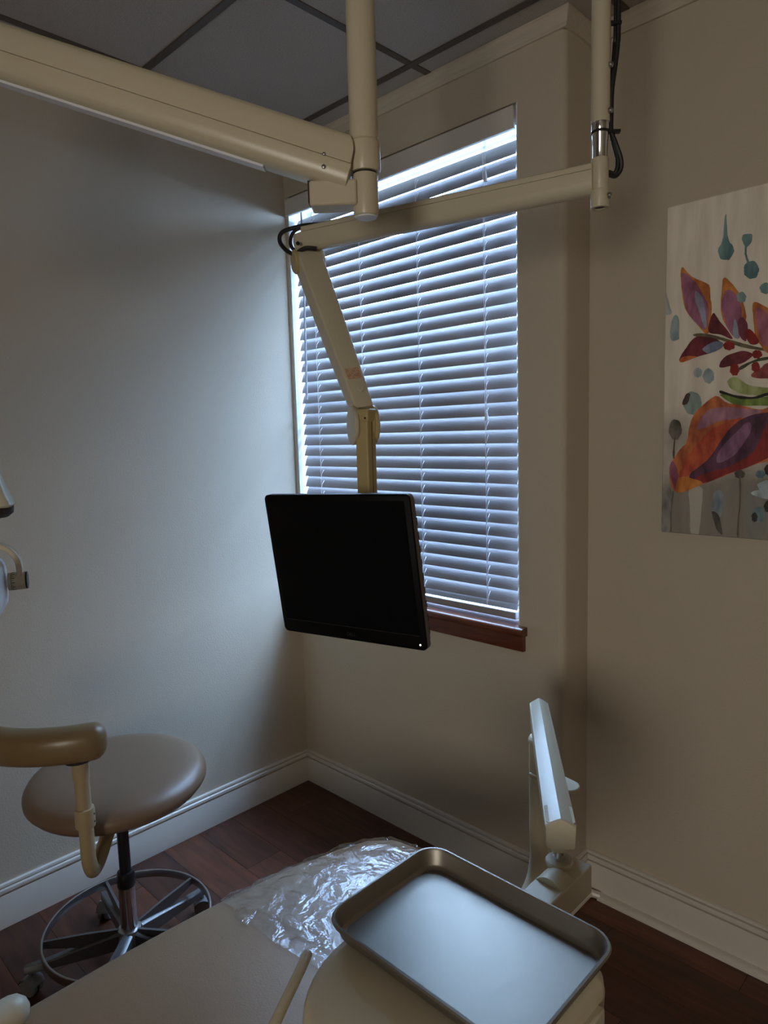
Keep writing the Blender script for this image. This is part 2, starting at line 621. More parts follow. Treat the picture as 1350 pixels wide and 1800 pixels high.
# window: frame, sashes, panes, wooden sill
win = bpy.data.objects.new('window_1', None)
COL.objects.link(win)
win.location = (-1.79, YB + 0.15, WZ0)
ORG['window_1'] = V(win.location)
win['kind'] = 'structure'
FY0, FY1 = YB + 0.110, YB + 0.158
fr = MB()
fr.box((WX0, FY0, WZ0), (WX0 + 0.028, FY1, WZ1)).box((WX1 - 0.028, FY0, WZ0), (WX1, FY1, WZ1))
fr.box((WX0 + 0.028, FY0, WZ0), (WX1 - 0.028, FY1, WZ0 + 0.05)).box((WX0 + 0.028, FY0, WZ1 - 0.05), (WX1 - 0.028, FY1, WZ1))
fr.build('window_frame', PVC, win, bevel=0.003)
MB().box((WX0 + 0.028, FY0 + 0.005, 1.70), (WX1 - 0.028, FY1 - 0.005, 1.745)).build('meeting_rail', PVC, win, bevel=0.003)
MB().box((WX0 + 0.028, FY0 + 0.03, WZ0 + 0.05), (WX1 - 0.028, FY0 + 0.034, 1.70)).build('pane', GLASS, win, angle=0)
MB().box((WX0 + 0.028, FY0 + 0.03, 1.745), (WX1 - 0.028, FY0 + 0.034, WZ1 - 0.05)).build('pane', GLASS, win, angle=0)
# jamb liners in white
jl = MB()
jl.box((WX0, YB + 0.003, WZ0), (WX0 + 0.006, FY0, WZ1)).box((WX1 - 0.006, YB + 0.003, WZ0), (WX1, FY0, WZ1))
jl.build('jamb_liner', PVC, win, angle=0)
# sill board with rounded nose + apron
nose = [(YB + 0.110, 0.9255), (YB - 0.018, 0.9255)]
for k in range(7):
    a = R(90 + 180 * k / 6)
    nose.append((YB - 0.024 + 0.0145 * math.cos(a), 0.911 + 0.0145 * math.sin(a)))
nose += [(YB, 0.8965), (YB, 0.9155), (YB + 0.110, 0.9155)]
# the horn of the board runs past the opening, only in front of the wall
inner = MB().prism(nose, (WX0 + 0.001, 0, 0), (0, 1, 0), (0, 0, 1), (WX1 - WX0 - 0.002, 0, 0))
horn = [p for p in nose if p[0] <= YB + 1e-6]
horn = [(YB, 0.9255)] + nose[1:-3] + [(YB, 0.8965)]
inner.prism(horn, (WX1 - 0.001, 0, 0), (0, 1, 0), (0, 0, 1), (0.030, 0, 0))
inner.build('window_stool', SILLW, win, bevel=0.001)
ap = MB()
ap.prism([(0, 0), (-0.014, 0.0), (-0.016, 0.004), (-0.016, 0.053), (0, 0.053)], (WX0, YB, 0.8435), (0, 1, 0), (0, 0, 1), (WX1 - WX0 + 0.022, 0, 0))
ap.build('window_apron', SILLW, win, bevel=0.001)

# ------------------------------------------------------------------ venetian blind
bl = thing('venetian_blind', (-1.79, YB, 0.95), 'white wooden slat blind half closed in the window above the brown sill', 'blind')
vl = MB().box((WX0 - 0.006, YB - 0.006, 2.474), (WX1 - 0.012, YB + 0.008, 2.540))
vl.build('valance', VAL, bl, bevel=0.0015)
MB().box((WX0 + 0.012, YB + 0.012, 2.488), (WX1 - 0.012, YB + 0.068, 2.545)).build('headrail', VAL, bl)
SX0, SX1 = WX0 + 0.014, WX1 - 0.026
SW, TILT = 0.0505, R(68)
# slat cross-section: slightly crowned strip, inner (room) edge low
prof = []
for k in range(5):
    t = -1 + k / 2
    prof.append((t * SW / 2, 0.0022 * (1 - t * t) + 0.0014))
for k in range(5):
    t = 1 - k / 2
    prof.append((t * SW / 2, 0.0022 * (1 - t * t) - 0.0014))
sec = []
for (a, h) in prof:   # a along slat depth (+ = outside), h thickness
    yy = a * math.cos(TILT) - h * math.sin(TILT)
    zz = a * math.sin(TILT) + h * math.cos(TILT)
    sec.append((yy, zz))
LS = (SX1 - SX0)
slat_me = MB().prism(sec, (-LS / 2, 0, 0), (0, 1, 0), (0, 0, 1), (LS, 0, 0)).mesh('slat', SLAT, angle=50)
PITCH = 0.0446
z = 0.987 + SW / 2 * math.sin(TILT)
NS = 0
YS = YB + 0.040
piece('slat', slat_me, bl, ((SX0 + SX1) / 2, YS, z - 0.023)).rotation_euler = (R(-14), 0, 0)
while z < 2.462:
    ob = piece('slat', slat_me, bl, ((SX0 + SX1) / 2, YS, z))
    ob.rotation_euler = (R(random.uniform(-1.0, 1.0)), R(random.uniform(-0.08, 0.08)), 0)
    NS += 1
    z += PITCH
MB().box((SX0, YS - 0.025, 0.937), (SX1, YS + 0.025, 0.962)).build('bottom_rail', SLAT, bl, bevel=0.003)
for lx in (-2.222, -1.950, -1.657, -1.368):
    lc = MB()
    for yy in (YS - 0.0165, YS + 0.0165):
        lc.tube([(lx, yy - 0.002, 0.956), (lx, yy - 0.002, 2.49)], 0.0009, 6)
    zz = 0.99
    while zz < 2.46:   # short rungs seen as bright dashes in front of each slat
        lc.tube([(lx + 0.004, YS - 0.0215, zz - 0.006), (lx + 0.007, YS - 0.0185, zz + 0.013), (lx + 0.005, YS - 0.006, zz + 0.026)], 0.0013, 5)
        zz += PITCH
    lc.build('ladder_cord', CORD, bl)
for (x, zt) in ((-1.346, 2.385), (-1.351, 1.632)):
    t = MB().tube([(x, YS - 0.034, 2.49), (x, YS - 0.034, zt)], 0.0009, 6)
    lcord = t.build('lift_cord', CORD, bl)
    MB().lathe((x, YS - 0.034, zt - 0.034), [(0.006, 0), (0.0068, 0.004), (0.0055, 0.018), (0.0028, 0.033), (0.001, 0.036)], n=12).build('tassel', CORD, bl)
MB().tube([(-2.262, YS - 0.036, 2.47), (-2.264, YS - 0.037, 2.1), (-2.272, YS - 0.037, 1.715)], 0.0042, 8).build('tilt_wand', mat('wand_plastic', s2l(190, 190, 196), 0.25), bl)

# ------------------------------------------------------------------ canvas painting on the recessed wall
PX0, PX1, PZ0, PZ1 = -0.812, 0.103, 1.256, 2.168
PY = YR - 0.036
pa = thing('painting', ((PX0 + PX1) / 2, YR, PZ0), 'large unframed canvas painting of red and purple flowers on the right wall', 'painting')


def canvas_mat():
    mt = bpy.data.materials.new('painted_canvas')
    mt.use_nodes = True
    nt = mt.node_tree
    b = nt.nodes['Principled BSDF']
    b.inputs['Roughness'].default_value = 0.7
    tc = nt.nodes.new('ShaderNodeTexCoord')
    sx = nt.nodes.new('ShaderNodeSeparateXYZ')
    nt.links.new(tc.outputs['Object'], sx.inputs[0])
    mp = nt.nodes.new('ShaderNodeMapping')
    mp.inputs['Scale'].default_value = (26, 1, 4)
    nt.links.new(tc.outputs['Object'], mp.inputs[0])
    n = nt.nodes.new('ShaderNodeTexNoise')
    n.inputs['Scale'].default_value = 1.0
    n.inputs['Detail'].default_value = 5
    nt.links.new(mp.outputs[0], n.inputs['Vector'])
    n2 = nt.nodes.new('ShaderNodeTexNoise')
    n2.inputs['Scale'].default_value = 5
    n2.inputs['Detail'].default_value = 3
    nt.links.new(tc.outputs['Object'], n2.inputs['Vector'])
    # painted wash: cream above, grey below, with a ragged border
    a = nt.nodes.new('ShaderNodeMath')
    a.operation = 'MULTIPLY_ADD'
    a.inputs[1].default_value = 0.55
    nt.links.new(n2.outputs['Fac'], a.inputs[0])
    nt.links.new(sx.outputs['Z'], a.inputs[2])
    rp = nt.nodes.new('ShaderNodeValToRGB')
    e = rp.color_ramp.elements
    e[0].position, e[0].color = 0.42, (*s2l(150, 146, 138), 1)
    e[1].position, e[1].color = 0.66, (*s2l(244, 236, 220), 1)
    nt.links.new(a.outputs[0], rp.inputs[0])
    rp2 = nt.nodes.new('ShaderNodeValToRGB')
    rp2.color_ramp.elements[0].color = (0.80, 0.78, 0.77, 1)
    rp2.color_ramp.elements[1].color = (1, 1, 1, 1)
    rp2.color_ramp.elements[0].position = 0.3
    rp2.color_ramp.elements[1].position = 0.62
    nt.links.new(n.outputs['Fac'], rp2.inputs[0])
    mx = nt.nodes.new('ShaderNodeMix')
    mx.data_type = 'RGBA'
    mx.blend_type = 'MULTIPLY'
    mx.inputs[0].default_value = 1
    nt.links.new(rp.outputs[0], mx.inputs[6])
    nt.links.new(rp2.outputs[0], mx.inputs[7])
    nt.links.new(mx.outputs[2], b.inputs['Base Color'])
    return mt


MB().box((PX0, PY, PZ0), (PX1, YR - 0.001, PZ1)).build('canvas', canvas_mat(), pa, bevel=0.003)
# painted shapes; coordinates are metres on the canvas from its lower left corner
PAINT = [
    ('brush_streak', (196, 190, 176), (170, 166, 156), [(0.0778, 0.1299), (0.1128, 0.1342), (0.1124, 0.0828), (0.1074, 0.0001), (0.0868, -0.0017), (0.0824, 0.0566)]),
    ('brush_streak', (104, 104, 104), (140, 138, 132), [(0.0019, 0.1145), (0.0265, 0.128), (0.0311, 0.0533), (0.023, -0.0039), (0.003, -0.0056)]),
    ('brush_streak', (118, 134, 146), (150, 160, 164), [(0.1435, 0.1203), (0.1669, 0.1243), (0.1691, 0.0859), (0.1632, 0.0557), (0.1434, 0.0604)]),
    ('brush_streak', (60, 54, 54), (90, 84, 80), [(0.1404, 0.0663), (0.1575, 0.0613), (0.1685, 0.0262), (0.168, 0.0052), (0.1528, 0.025)]),
    ('brush_streak', (150, 148, 140), (120, 120, 116), [(0.2264, 0.1353), (0.2685, 0.1255), (0.2772, 0.0173), (0.2355, 0.0109)]),
    ('paint_drop', (92, 128, 134), (120, 150, 150), [(0.1535, 0.851), (0.1577, 0.85), (0.1636, 0.7916), (0.1758, 0.7728), (0.1778, 0.7572), (0.1688, 0.7404), (0.1565, 0.7405), (0.1428, 0.7508), (0.1385, 0.7704), (0.1477, 0.7895)]),
    ('paint_drop', (92, 128, 134), (120, 150, 150), [(0.1986, 0.7951), (0.2207, 0.793), (0.2192, 0.7747), (0.2099, 0.7616), (0.2003, 0.7732)]),
    ('paint_stem', (92, 128, 134), (120, 150, 150), [(0.2038, 0.7669), (0.2068, 0.7393), (0.2115, 0.7219), (0.2159, 0.7223), (0.2113, 0.7391), (0.2085, 0.7664)]),
    ('paint_drop', (92, 128, 134), (120, 150, 150), [(0.2403, 0.7001), (0.2372, 0.6874), (0.2283, 0.6808), (0.2169, 0.6827), (0.2073, 0.6926), (0.2033, 0.7067), (0.2065, 0.7195), (0.2156, 0.7261), (0.227, 0.7239), (0.2364, 0.714)]),
    ('paint_drop', (124, 150, 160), (150, 168, 172), [(0.0228, 0.609), (0.0376, 0.6088), (0.0416, 0.5625), (0.0389, 0.5481), (0.0253, 0.5455), (0.0154, 0.5585)]),
    ('paint_drop', (92, 128, 134), (120, 150, 150), [(0.2714, 0.649), (0.269, 0.6412), (0.2622, 0.6372), (0.2535, 0.6386), (0.2463, 0.6448), (0.2433, 0.6535), (0.2458, 0.6613), (0.2526, 0.6652), (0.2613, 0.6638), (0.2685, 0.6576)]),
    ('paint_drop', (150, 160, 160), (170, 176, 170), [(-0.001, 0.686), (0.0131, 0.6427), (0.0195, 0.6241), (0.0008, 0.6238)]),
    ('paint_stem', (96, 84, 66), (120, 108, 84), [(0.085, 0.5499), (0.1382, 0.5382), (0.2035, 0.5103), (0.267, 0.4911), (0.3157, 0.4782), (0.3166, 0.4865), (0.2681, 0.4995), (0.2053, 0.5187), (0.1399, 0.5469), (0.0858, 0.559)]),
    ('paint_stem', (52, 58, 40), (80, 86, 56), [(0.2025, 0.4504), (0.233, 0.4654), (0.2689, 0.4718), (0.3168, 0.4738), (0.3159, 0.4802), (0.2676, 0.4784), (0.2306, 0.4718), (0.1994, 0.4566)]),
    ('painted_leaf', (176, 96, 40), (200, 130, 60), [(0.0447, 0.7433), (0.0731, 0.7113), (0.1177, 0.6828), (0.1226, 0.6438), (0.1272, 0.6148), (0.1247, 0.5641), (0.1109, 0.5572), (0.0757, 0.599), (0.0528, 0.6398), (0.0447, 0.6903)]),
    ('painted_leaf', (120, 66, 92), (160, 104, 130), [(0.0474, 0.7273), (0.0779, 0.7008), (0.1062, 0.6547), (0.1182, 0.6218), (0.1151, 0.5682), (0.0887, 0.5829), (0.0588, 0.6303), (0.0485, 0.6781)]),
    ('paint_highlight', (128, 132, 156), (150, 150, 170), [(0.0826, 0.6727), (0.103, 0.6467), (0.1133, 0.5941), (0.1117, 0.5686), (0.0985, 0.6017), (0.0863, 0.6378)]),
    ('painted_leaf', (176, 96, 40), (200, 130, 60), [(0.1541, 0.6918), (0.1687, 0.6854), (0.1908, 0.6554), (0.2076, 0.6172), (0.2132, 0.5863), (0.2058, 0.5542), (0.1934, 0.5307), (0.1713, 0.5584), (0.1553, 0.5885), (0.1496, 0.6397)]),
    ('painted_leaf', (120, 66, 92), (160, 104, 130), [(0.1588, 0.6577), (0.178, 0.6575), (0.1958, 0.6272), (0.2034, 0.5821), (0.1944, 0.5334), (0.1701, 0.5614), (0.1531, 0.6112)]),
    ('paint_highlight', (128, 140, 164), (156, 160, 176), [(0.1839, 0.5847), (0.1934, 0.5668), (0.1959, 0.5332), (0.1824, 0.5431)]),
    ('painted_leaf', (176, 96, 40), (200, 130, 60), [(0.2322, 0.6218), (0.2641, 0.601), (0.2935, 0.5755), (0.3006, 0.5107), (0.2818, 0.4857), (0.2564, 0.4981), (0.2373, 0.5395), (0.2291, 0.5896)]),
    ('painted_leaf', (150, 84, 104), (180, 120, 132), [(0.2357, 0.605), (0.2609, 0.5907), (0.284, 0.5661), (0.2861, 0.5069), (0.2612, 0.5068), (0.2451, 0.5358)]),
    ('painted_leaf', (84, 26, 36), (120, 44, 56), [(0.0462, 0.4854), (0.0573, 0.5185), (0.0884, 0.5483), (0.128, 0.5421), (0.1571, 0.5252), (0.1499, 0.509), (0.1011, 0.4967)]),
    ('paint_highlight', (118, 130, 158), (150, 156, 176), [(0.1063, 0.5146), (0.1338, 0.5317), (0.1587, 0.5245), (0.1509, 0.51), (0.1207, 0.5017)]),
    ('paint_highlight', (180, 84, 44), (200, 110, 60), [(0.0456, 0.4843), (0.0501, 0.498), (0.0896, 0.4966), (0.0725, 0.4889)]),
    ('painted_leaf', (84, 26, 36), (120, 44, 56), [(0.1186, 0.562), (0.1308, 0.6059), (0.1467, 0.5851), (0.1826, 0.5347), (0.1527, 0.5466)]),
    ('painted_leaf', (104, 44, 64), (130, 60, 76), [(0.193, 0.578), (0.2049, 0.5852), (0.218, 0.5637), (0.2156, 0.5255), (0.2011, 0.5354)]),
    ('painted_leaf', (84, 26, 36), (120, 44, 56), [(0.1505, 0.4634), (0.1678, 0.4902), (0.2049, 0.4989), (0.2322, 0.4895), (0.2213, 0.474), (0.1847, 0.4627)]),
    ('painted_leaf', (120, 44, 44), (160, 80, 80), [(0.2304, 0.4327), (0.2503, 0.4504), (0.2687, 0.4614), (0.3074, 0.4564), (0.2987, 0.4247), (0.2639, 0.423)]),
    ('painted_berry', (128, 24, 22), (150, 40, 34), [(0.188, 0.5146), (0.1855, 0.508), (0.1783, 0.5044), (0.1693, 0.5053), (0.1619, 0.5104), (0.1589, 0.5177), (0.1615, 0.5244), (0.1687, 0.5279), (0.1777, 0.5269), (0.1851, 0.5218)]),
    ('painted_berry', (128, 24, 22), (150, 40, 34), [(0.2138, 0.5505), (0.2267, 0.5517), (0.2455, 0.5221), (0.2356, 0.5112), (0.2177, 0.5252)]),
    ('painted_berry', (128, 24, 22), (150, 40, 34), [(0.2548, 0.4857), (0.2527, 0.4794), (0.2467, 0.476), (0.2391, 0.4767), (0.2328, 0.4813), (0.2302, 0.4881), (0.2324, 0.4943), (0.2384, 0.4977), (0.246, 0.4969), (0.2523, 0.4923)]),
    ('painted_berry', (128, 24, 22), (150, 40, 34), [(0.201, 0.4512), (0.1991, 0.4421), (0.1934, 0.4369), (0.1861, 0.4374), (0.18, 0.4437), (0.1775, 0.4532), (0.1795, 0.4623), (0.1852, 0.4675), (0.1925, 0.4669), (0.1985, 0.4607)]),
    ('painted_berry', (128, 24, 22), (150, 40, 34), [(0.2507, 0.4537), (0.249, 0.4461), (0.2441, 0.4417), (0.2377, 0.4422), (0.2324, 0.4475), (0.2302, 0.4555), (0.2319, 0.4631), (0.2369, 0.4675), (0.2433, 0.4669), (0.2485, 0.4616)]),
    ('paint_drop', (110, 142, 148), (140, 160, 160), [(0.2122, 0.6357), (0.2103, 0.6279), (0.2047, 0.6238), (0.1975, 0.6249), (0.1916, 0.6307), (0.1891, 0.6392), (0.1911, 0.647), (0.1968, 0.6511), (0.2039, 0.6499), (0.2098, 0.6441)]),
    ('paint_drop', (150, 164, 172), (170, 178, 178), [(0.1062, 0.4509), (0.1042, 0.4436), (0.0986, 0.4393), (0.0915, 0.4399), (0.0856, 0.445), (0.0832, 0.4528), (0.0852, 0.4602), (0.0909, 0.4644), (0.098, 0.4638), (0.1038, 0.4587)]),
    ('paint_drop', (126, 150, 158), (156, 168, 170), [(0.1379, 0.4392), (0.1355, 0.4275), (0.1284, 0.4207), (0.1193, 0.4213), (0.1118, 0.4293), (0.1087, 0.4414), (0.1112, 0.4532), (0.1184, 0.46), (0.1274, 0.4592), (0.1348, 0.4513)]),
    ('paint_drop', (118, 142, 136), (140, 158, 150), [(0.1065, 0.368), (0.1024, 0.3495), (0.0905, 0.3384), (0.0754, 0.339), (0.0628, 0.3512), (0.0576, 0.3704), (0.0619, 0.3891), (0.074, 0.4), (0.0891, 0.3991), (0.1014, 0.3869)]),
    ('paint_seed', (56, 46, 42), (84, 70, 62), [(0.0545, 0.3747), (0.0659, 0.395), (0.0759, 0.3944), (0.0728, 0.3768), (0.0607, 0.3643)]),
    ('painted_leaf', (140, 150, 70), (170, 180, 130), [(0.1723, 0.4241), (0.1936, 0.4316), (0.2285, 0.4078), (0.2707, 0.4006), (0.3093, 0.4024), (0.3102, 0.3752), (0.2188, 0.386), (0.1865, 0.3993)]),
    ('painted_leaf', (92, 120, 48), (130, 150, 70), [(0.1542, 0.3898), (0.1978, 0.3816), (0.2399, 0.3747), (0.3101, 0.3779), (0.3109, 0.3562), (0.2406, 0.3541), (0.1876, 0.3622)]),
    ('paint_stem', (20, 18, 18), (40, 36, 34), [(0.1559, 0.3921), (0.1973, 0.3771), (0.2351, 0.3717), (0.2719, 0.3796), (0.3103, 0.3801), (0.3097, 0.3866), (0.2707, 0.3862), (0.2344, 0.3784), (0.1983, 0.3838), (0.1576, 0.3986)]),
    ('painted_petal', (168, 82, 50), (200, 120, 70), [(0.0706, 0.2656), (0.0766, 0.3111), (0.1017, 0.3547), (0.1433, 0.3847), (0.1767, 0.3645), (0.2197, 0.3545), (0.2614, 0.3436), (0.3106, 0.3644), (0.3374, 0.2928), (0.3154, 0.2274), (0.2454, 0.2), (0.1767, 0.1717), (0.1012, 0.1368), (0.0426, 0.1174), (0.024, 0.1589), (0.0251, 0.1973), (0.0544, 0.244)]),
    ('painted_petal', (150, 104, 124), (176, 130, 146), [(0.0961, 0.301), (0.1163, 0.3405), (0.1551, 0.3552), (0.2093, 0.3493), (0.2615, 0.3403), (0.2206, 0.3251), (0.1506, 0.3159), (0.1128, 0.2982)]),
    ('painted_petal', (170, 60, 40), (196, 96, 60), [(0.0471, 0.1657), (0.0785, 0.227), (0.1178, 0.2804), (0.1619, 0.3086), (0.2101, 0.3243), (0.1791, 0.2793), (0.1473, 0.233), (0.0971, 0.185), (0.0622, 0.1599)]),
    ('painted_petal', (66, 34, 56), (100, 60, 84), [(0.0798, 0.1713), (0.1253, 0.2092), (0.1603, 0.2651), (0.205, 0.3177), (0.2516, 0.3329), (0.292, 0.3324), (0.3135, 0.2824), (0.265, 0.2329), (0.1926, 0.1878), (0.1038, 0.1489)]),
    ('painted_petal', (108, 26, 28), (140, 44, 40), [(0.0861, 0.1545), (0.1374, 0.1797), (0.1923, 0.1982), (0.2442, 0.2386), (0.2728, 0.3055), (0.3122, 0.3207), (0.3171, 0.2494), (0.2454, 0.2012), (0.1767, 0.1723), (0.1154, 0.1463)]),
    ('painted_petal', (112, 72, 104), (140, 100, 130), [(0.153, 0.2271), (0.19, 0.2791), (0.2289, 0.3124), (0.2324, 0.284), (0.2021, 0.233), (0.1592, 0.2037)]),
    ('painted_petal', (126, 64, 86), (150, 90, 110), [(0.0235, 0.1868), (0.0292, 0.2084), (0.041, 0.195), (0.0484, 0.1596), (0.0426, 0.1211), (0.0271, 0.159)]),
    ('painted_petal', (176, 96, 40), (200, 130, 60), [(0.0432, 0.1181), (0.0478, 0.1583), (0.08, 0.1616), (0.1166, 0.1463), (0.0749, 0.1285)]),
    ('paint_seed', (64, 58, 52), (110, 106, 98), [(0.0551, 0.2966), (0.052, 0.2796), (0.0432, 0.2692), (0.032, 0.2693), (0.0227, 0.2801), (0.0188, 0.2975), (0.022, 0.3146), (0.0309, 0.3249), (0.042, 0.3245), (0.0513, 0.3137)]),
    ('paint_stem', (52, 46, 44), (80, 72, 66), [(0.0337, 0.2698), (0.0323, 0.2209), (0.0365, 0.2207), (0.0379, 0.2695)]),
    ('paint_stem', (84, 76, 70), (110, 102, 94), [(0.0323, 0.1159), (0.0286, 0.0533), (0.0279, -0.0034), (0.0316, -0.0033), (0.0323, 0.0533), (0.0359, 0.1158)]),
    ('paint_seed', (50, 46, 46), (84, 78, 74), [(0.2236, 0.1745), (0.2214, 0.1676), (0.2151, 0.1633), (0.2072, 0.1631), (0.2006, 0.1671), (0.1979, 0.1739), (0.2002, 0.1808), (0.2065, 0.1851), (0.2145, 0.1852), (0.221, 0.1812)]),
    ('paint_stem', (74, 66, 60), (100, 92, 84), [(0.2109, 0.1627), (0.2109, 0.0882), (0.2089, 0.0106), (0.2127, 0.0106), (0.2147, 0.0883), (0.2146, 0.1626)]),
    ('painted_petal', (150, 168, 180), (190, 200, 204), [(0.24, 0.1243), (0.2682, 0.1369), (0.3088, 0.1328), (0.3094, 0.116), (0.269, 0.1119)]),
    ('painted_petal', (150, 168, 180), (190, 200, 204), [(0.2534, 0.1466), (0.2777, 0.1599), (0.2936, 0.1378), (0.2737, 0.1257)]),
    ('paint_drop', (90, 124, 136), (120, 144, 150), [(0.272, 0.1755), (0.2701, 0.1695), (0.2646, 0.1657), (0.2575, 0.1655), (0.2517, 0.1691), (0.2494, 0.175), (0.2513, 0.1811), (0.2569, 0.1849), (0.2639, 0.185), (0.2697, 0.1815)]),
    ('paint_drop', (96, 124, 134), (120, 144, 150), [(0.2755, 0.0688), (0.273, 0.0565), (0.2655, 0.0485), (0.2559, 0.0478), (0.2478, 0.0548), (0.2444, 0.0668), (0.247, 0.0792), (0.2546, 0.0872), (0.2642, 0.0878), (0.2722, 0.0807)]),
    ('paint_seed', (34, 30, 34), (60, 54, 56), [(0.2582, 0.0608), (0.257, 0.0533), (0.2535, 0.0484), (0.249, 0.0481), (0.2452, 0.0525), (0.2435, 0.0598), (0.2447, 0.0674), (0.2482, 0.0723), (0.2528, 0.0725), (0.2566, 0.0682)]),
    ('paint_seed', (26, 24, 28), (50, 46, 48), [(0.2869, 0.1871), (0.2856, 0.1791), (0.2817, 0.1742), (0.2767, 0.174), (0.2725, 0.1789), (0.2706, 0.1868), (0.2719, 0.1948), (0.2759, 0.1997), (0.2809, 0.1998), (0.2851, 0.195)]),
    ('paint_seed', (30, 26, 30), (50, 46, 50), [(0.2952, 0.0916), (0.2934, 0.0822), (0.288, 0.0761), (0.2811, 0.0757), (0.2752, 0.0811), (0.2728, 0.0904), (0.2746, 0.0999), (0.2801, 0.1059), (0.287, 0.1063), (0.2927, 0.1008)]),
]
# the right half of the canvas, outside the photograph, carries the same motif turned round
PAINT += [(n_, c1_, c2_, [(0.915 - x_ * 1.05, y_ * 0.92 + 0.02) for x_, y_ in p_]) for n_, c1_, c2_, p_ in PAINT]
lay = 0
for nm, colr, col2, pts in PAINT:
    lay += 1
    br = lambda c, k: s2l(*[min(250, v * k) for v in c])
    mt = mat('paint_%02d_%02d_%02d' % colr, br(colr, 0.96), 0.55, color2=br(col2, 1.12), vscale=17, detail=5, stretch=(2.4, 1, 1), bump=0.4, bscale=90)
    cl = catmull([(p[0], p[1], 0) for p in pts], 4, True)
    yy = PY - 0.0003 - 0.00008 * lay
    cl = [p + V((0.0009 * math.sin(i * 0.9 + lay) + 0.0004 * math.sin(i * 2.6 + 2 * lay), 0.0009 * math.cos(i * 1.1 + lay), 0)) for i, p in enumerate(cl)]
    ring = [V((min(max(PX0 + p.x, PX0 + 0.002), PX1 - 0.002), yy, min(max(PZ0 + p.y, PZ0 + 0.002), PZ1 - 0.002))) for p in cl]
    pb = MB().add(ring, [tuple(range(len(ring)))])
    pb.build(nm, mt, pa, angle=0)

# ------------------------------------------------------------------ operatory light on its ceiling post
PA = V((-0.9745, 0.967, 0))
lt = thing('operatory_light', (PA.x, PA.y, ZC), 'thick beige ceiling post with a wide spring arm rising to the upper left', 'dental light')
Z = V((0, 0, 1))
at = lambda z: (PA.x, PA.y, z)
MB().lathe(at(0), [(0.0272, 2.10), (0.0272, ZC - 0.002)]).build('post', BEIGE, lt)
MB().lathe(at(0), [(0.001, ZC - 0.022), (0.075, ZC - 0.022), (0.085, ZC - 0.016), (0.085, ZC - 0.005), (0.001, ZC - 0.005)]).build('ceiling_flange', BEIGE, lt)
MB().lathe(at(0), [(0.0272, 2.117), (0.0295, 2.114), (0.0302, 2.110), (0.0302, 2.064), (0.0285, 2.060), (0.02, 2.060)]).build('collar', BEIGE, lt)
MB().lathe(at(0), [(0.0225, 2.054), (0.0225, 2.064)]).build('gap_ring', BLACK, lt)
MB().lathe(at(0), [(0.02, 2.0565), (0.0238, 2.0565), (0.0245, 2.053), (0.0245, 1.990), (0.0225, 1.982), (0.020, 1.980)]).build('hub', BEIGE, lt)
MB().lathe(at(0), [(0.0205, 1.983), (0.020, 1.978), (0.010, 1.976), (0.001, 1.976)]).build('hub_cap', LAMPW, lt)
bd = V((-0.700, -0.633, 0.332)).normalized()
bw = V((0.671, -0.742, 0)).normalized()
bv = bw.cross(bd).normalized()
if bv.z < 0:
    bv = -bv
hd = V((bd.x, bd.y, 0)).normalized()
# bracket under the arm, from the hub
bk = MB()
c0 = V(at(2.020)) + hd * 0.060
bk.obox(c0, hd, bw, Z, 0.090, 0.052, 0.046)
bk.build('bracket', BEIGE, lt, bevel=0.004)
sl = MB()
sl.obox(c0 + hd * 0.046 + Z * 0.006, hd, bw, Z, 0.006, 0.030, 0.040)
sl.build('bracket_slot', BLACK, lt)
S0 = V((-0.9995, 0.9435, 2.0745))
LA = 0.96
up_prof = [(-0.034, -0.004), (-0.034, 0.026), (-0.030, 0.040), (-0.020, 0.048), (0.014, 0.050), (0.026, 0.046), (0.033, 0.036), (0.035, 0.022), (0.035, -0.004)]
lo_prof = [(-0.034, -0.0048), (0.0352, -0.0048), (0.0352, -0.020), (0.033, -0.034), (0.027, -0.043), (0.016, -0.048), (-0.018, -0.048), (-0.028, -0.042), (-0.034, -0.028)]


def armring(pf, t, k=1.0, dv=0.0):
    return [S0 + bd * t + bw * (p[0] * k) + bv * (p[1] * k + dv) for p in pf]


# the end by the post is cut with a rounded upper corner
def cutring(pf, t0, slope):
    return [S0 + bd * (t0 + max(0, (p[1] - 0.012)) ** 2 * slope) + bw * p[0] + bv * p[1] for p in pf]


MB().loft([cutring(up_prof, -0.012, 14), armring(up_prof, 0.06), armring(up_prof, LA)]).build('arm_cover', BEIGE, lt, angle=50, bevel=0.0012)
MB().loft([armring(lo_prof, -0.014), armring(lo_prof, LA)]).build('arm_channel', BEIGE, lt, angle=50, bevel=0.0012)
MB().obox(S0 + bd * (LA / 2 + 0.07) - bv * 0.0495, bd, bw, bv, LA - 0.16, 0.026, 0.006).build('arm_underside_strip', LAMPW, lt)
for (t, h, r_) in ((0.040, -0.0035, 0.0032), (0.034, -0.025, 0.0040)):
    MB().lathe(S0 + bd * t + bw * 0.0352 + bv * h, [(r_, -0.002), (r_, 0.0012), (r_ * 0.6, 0.0022), (0.0003, 0.0024)], axis=bw, n=12).build('screw', STEEL, lt)
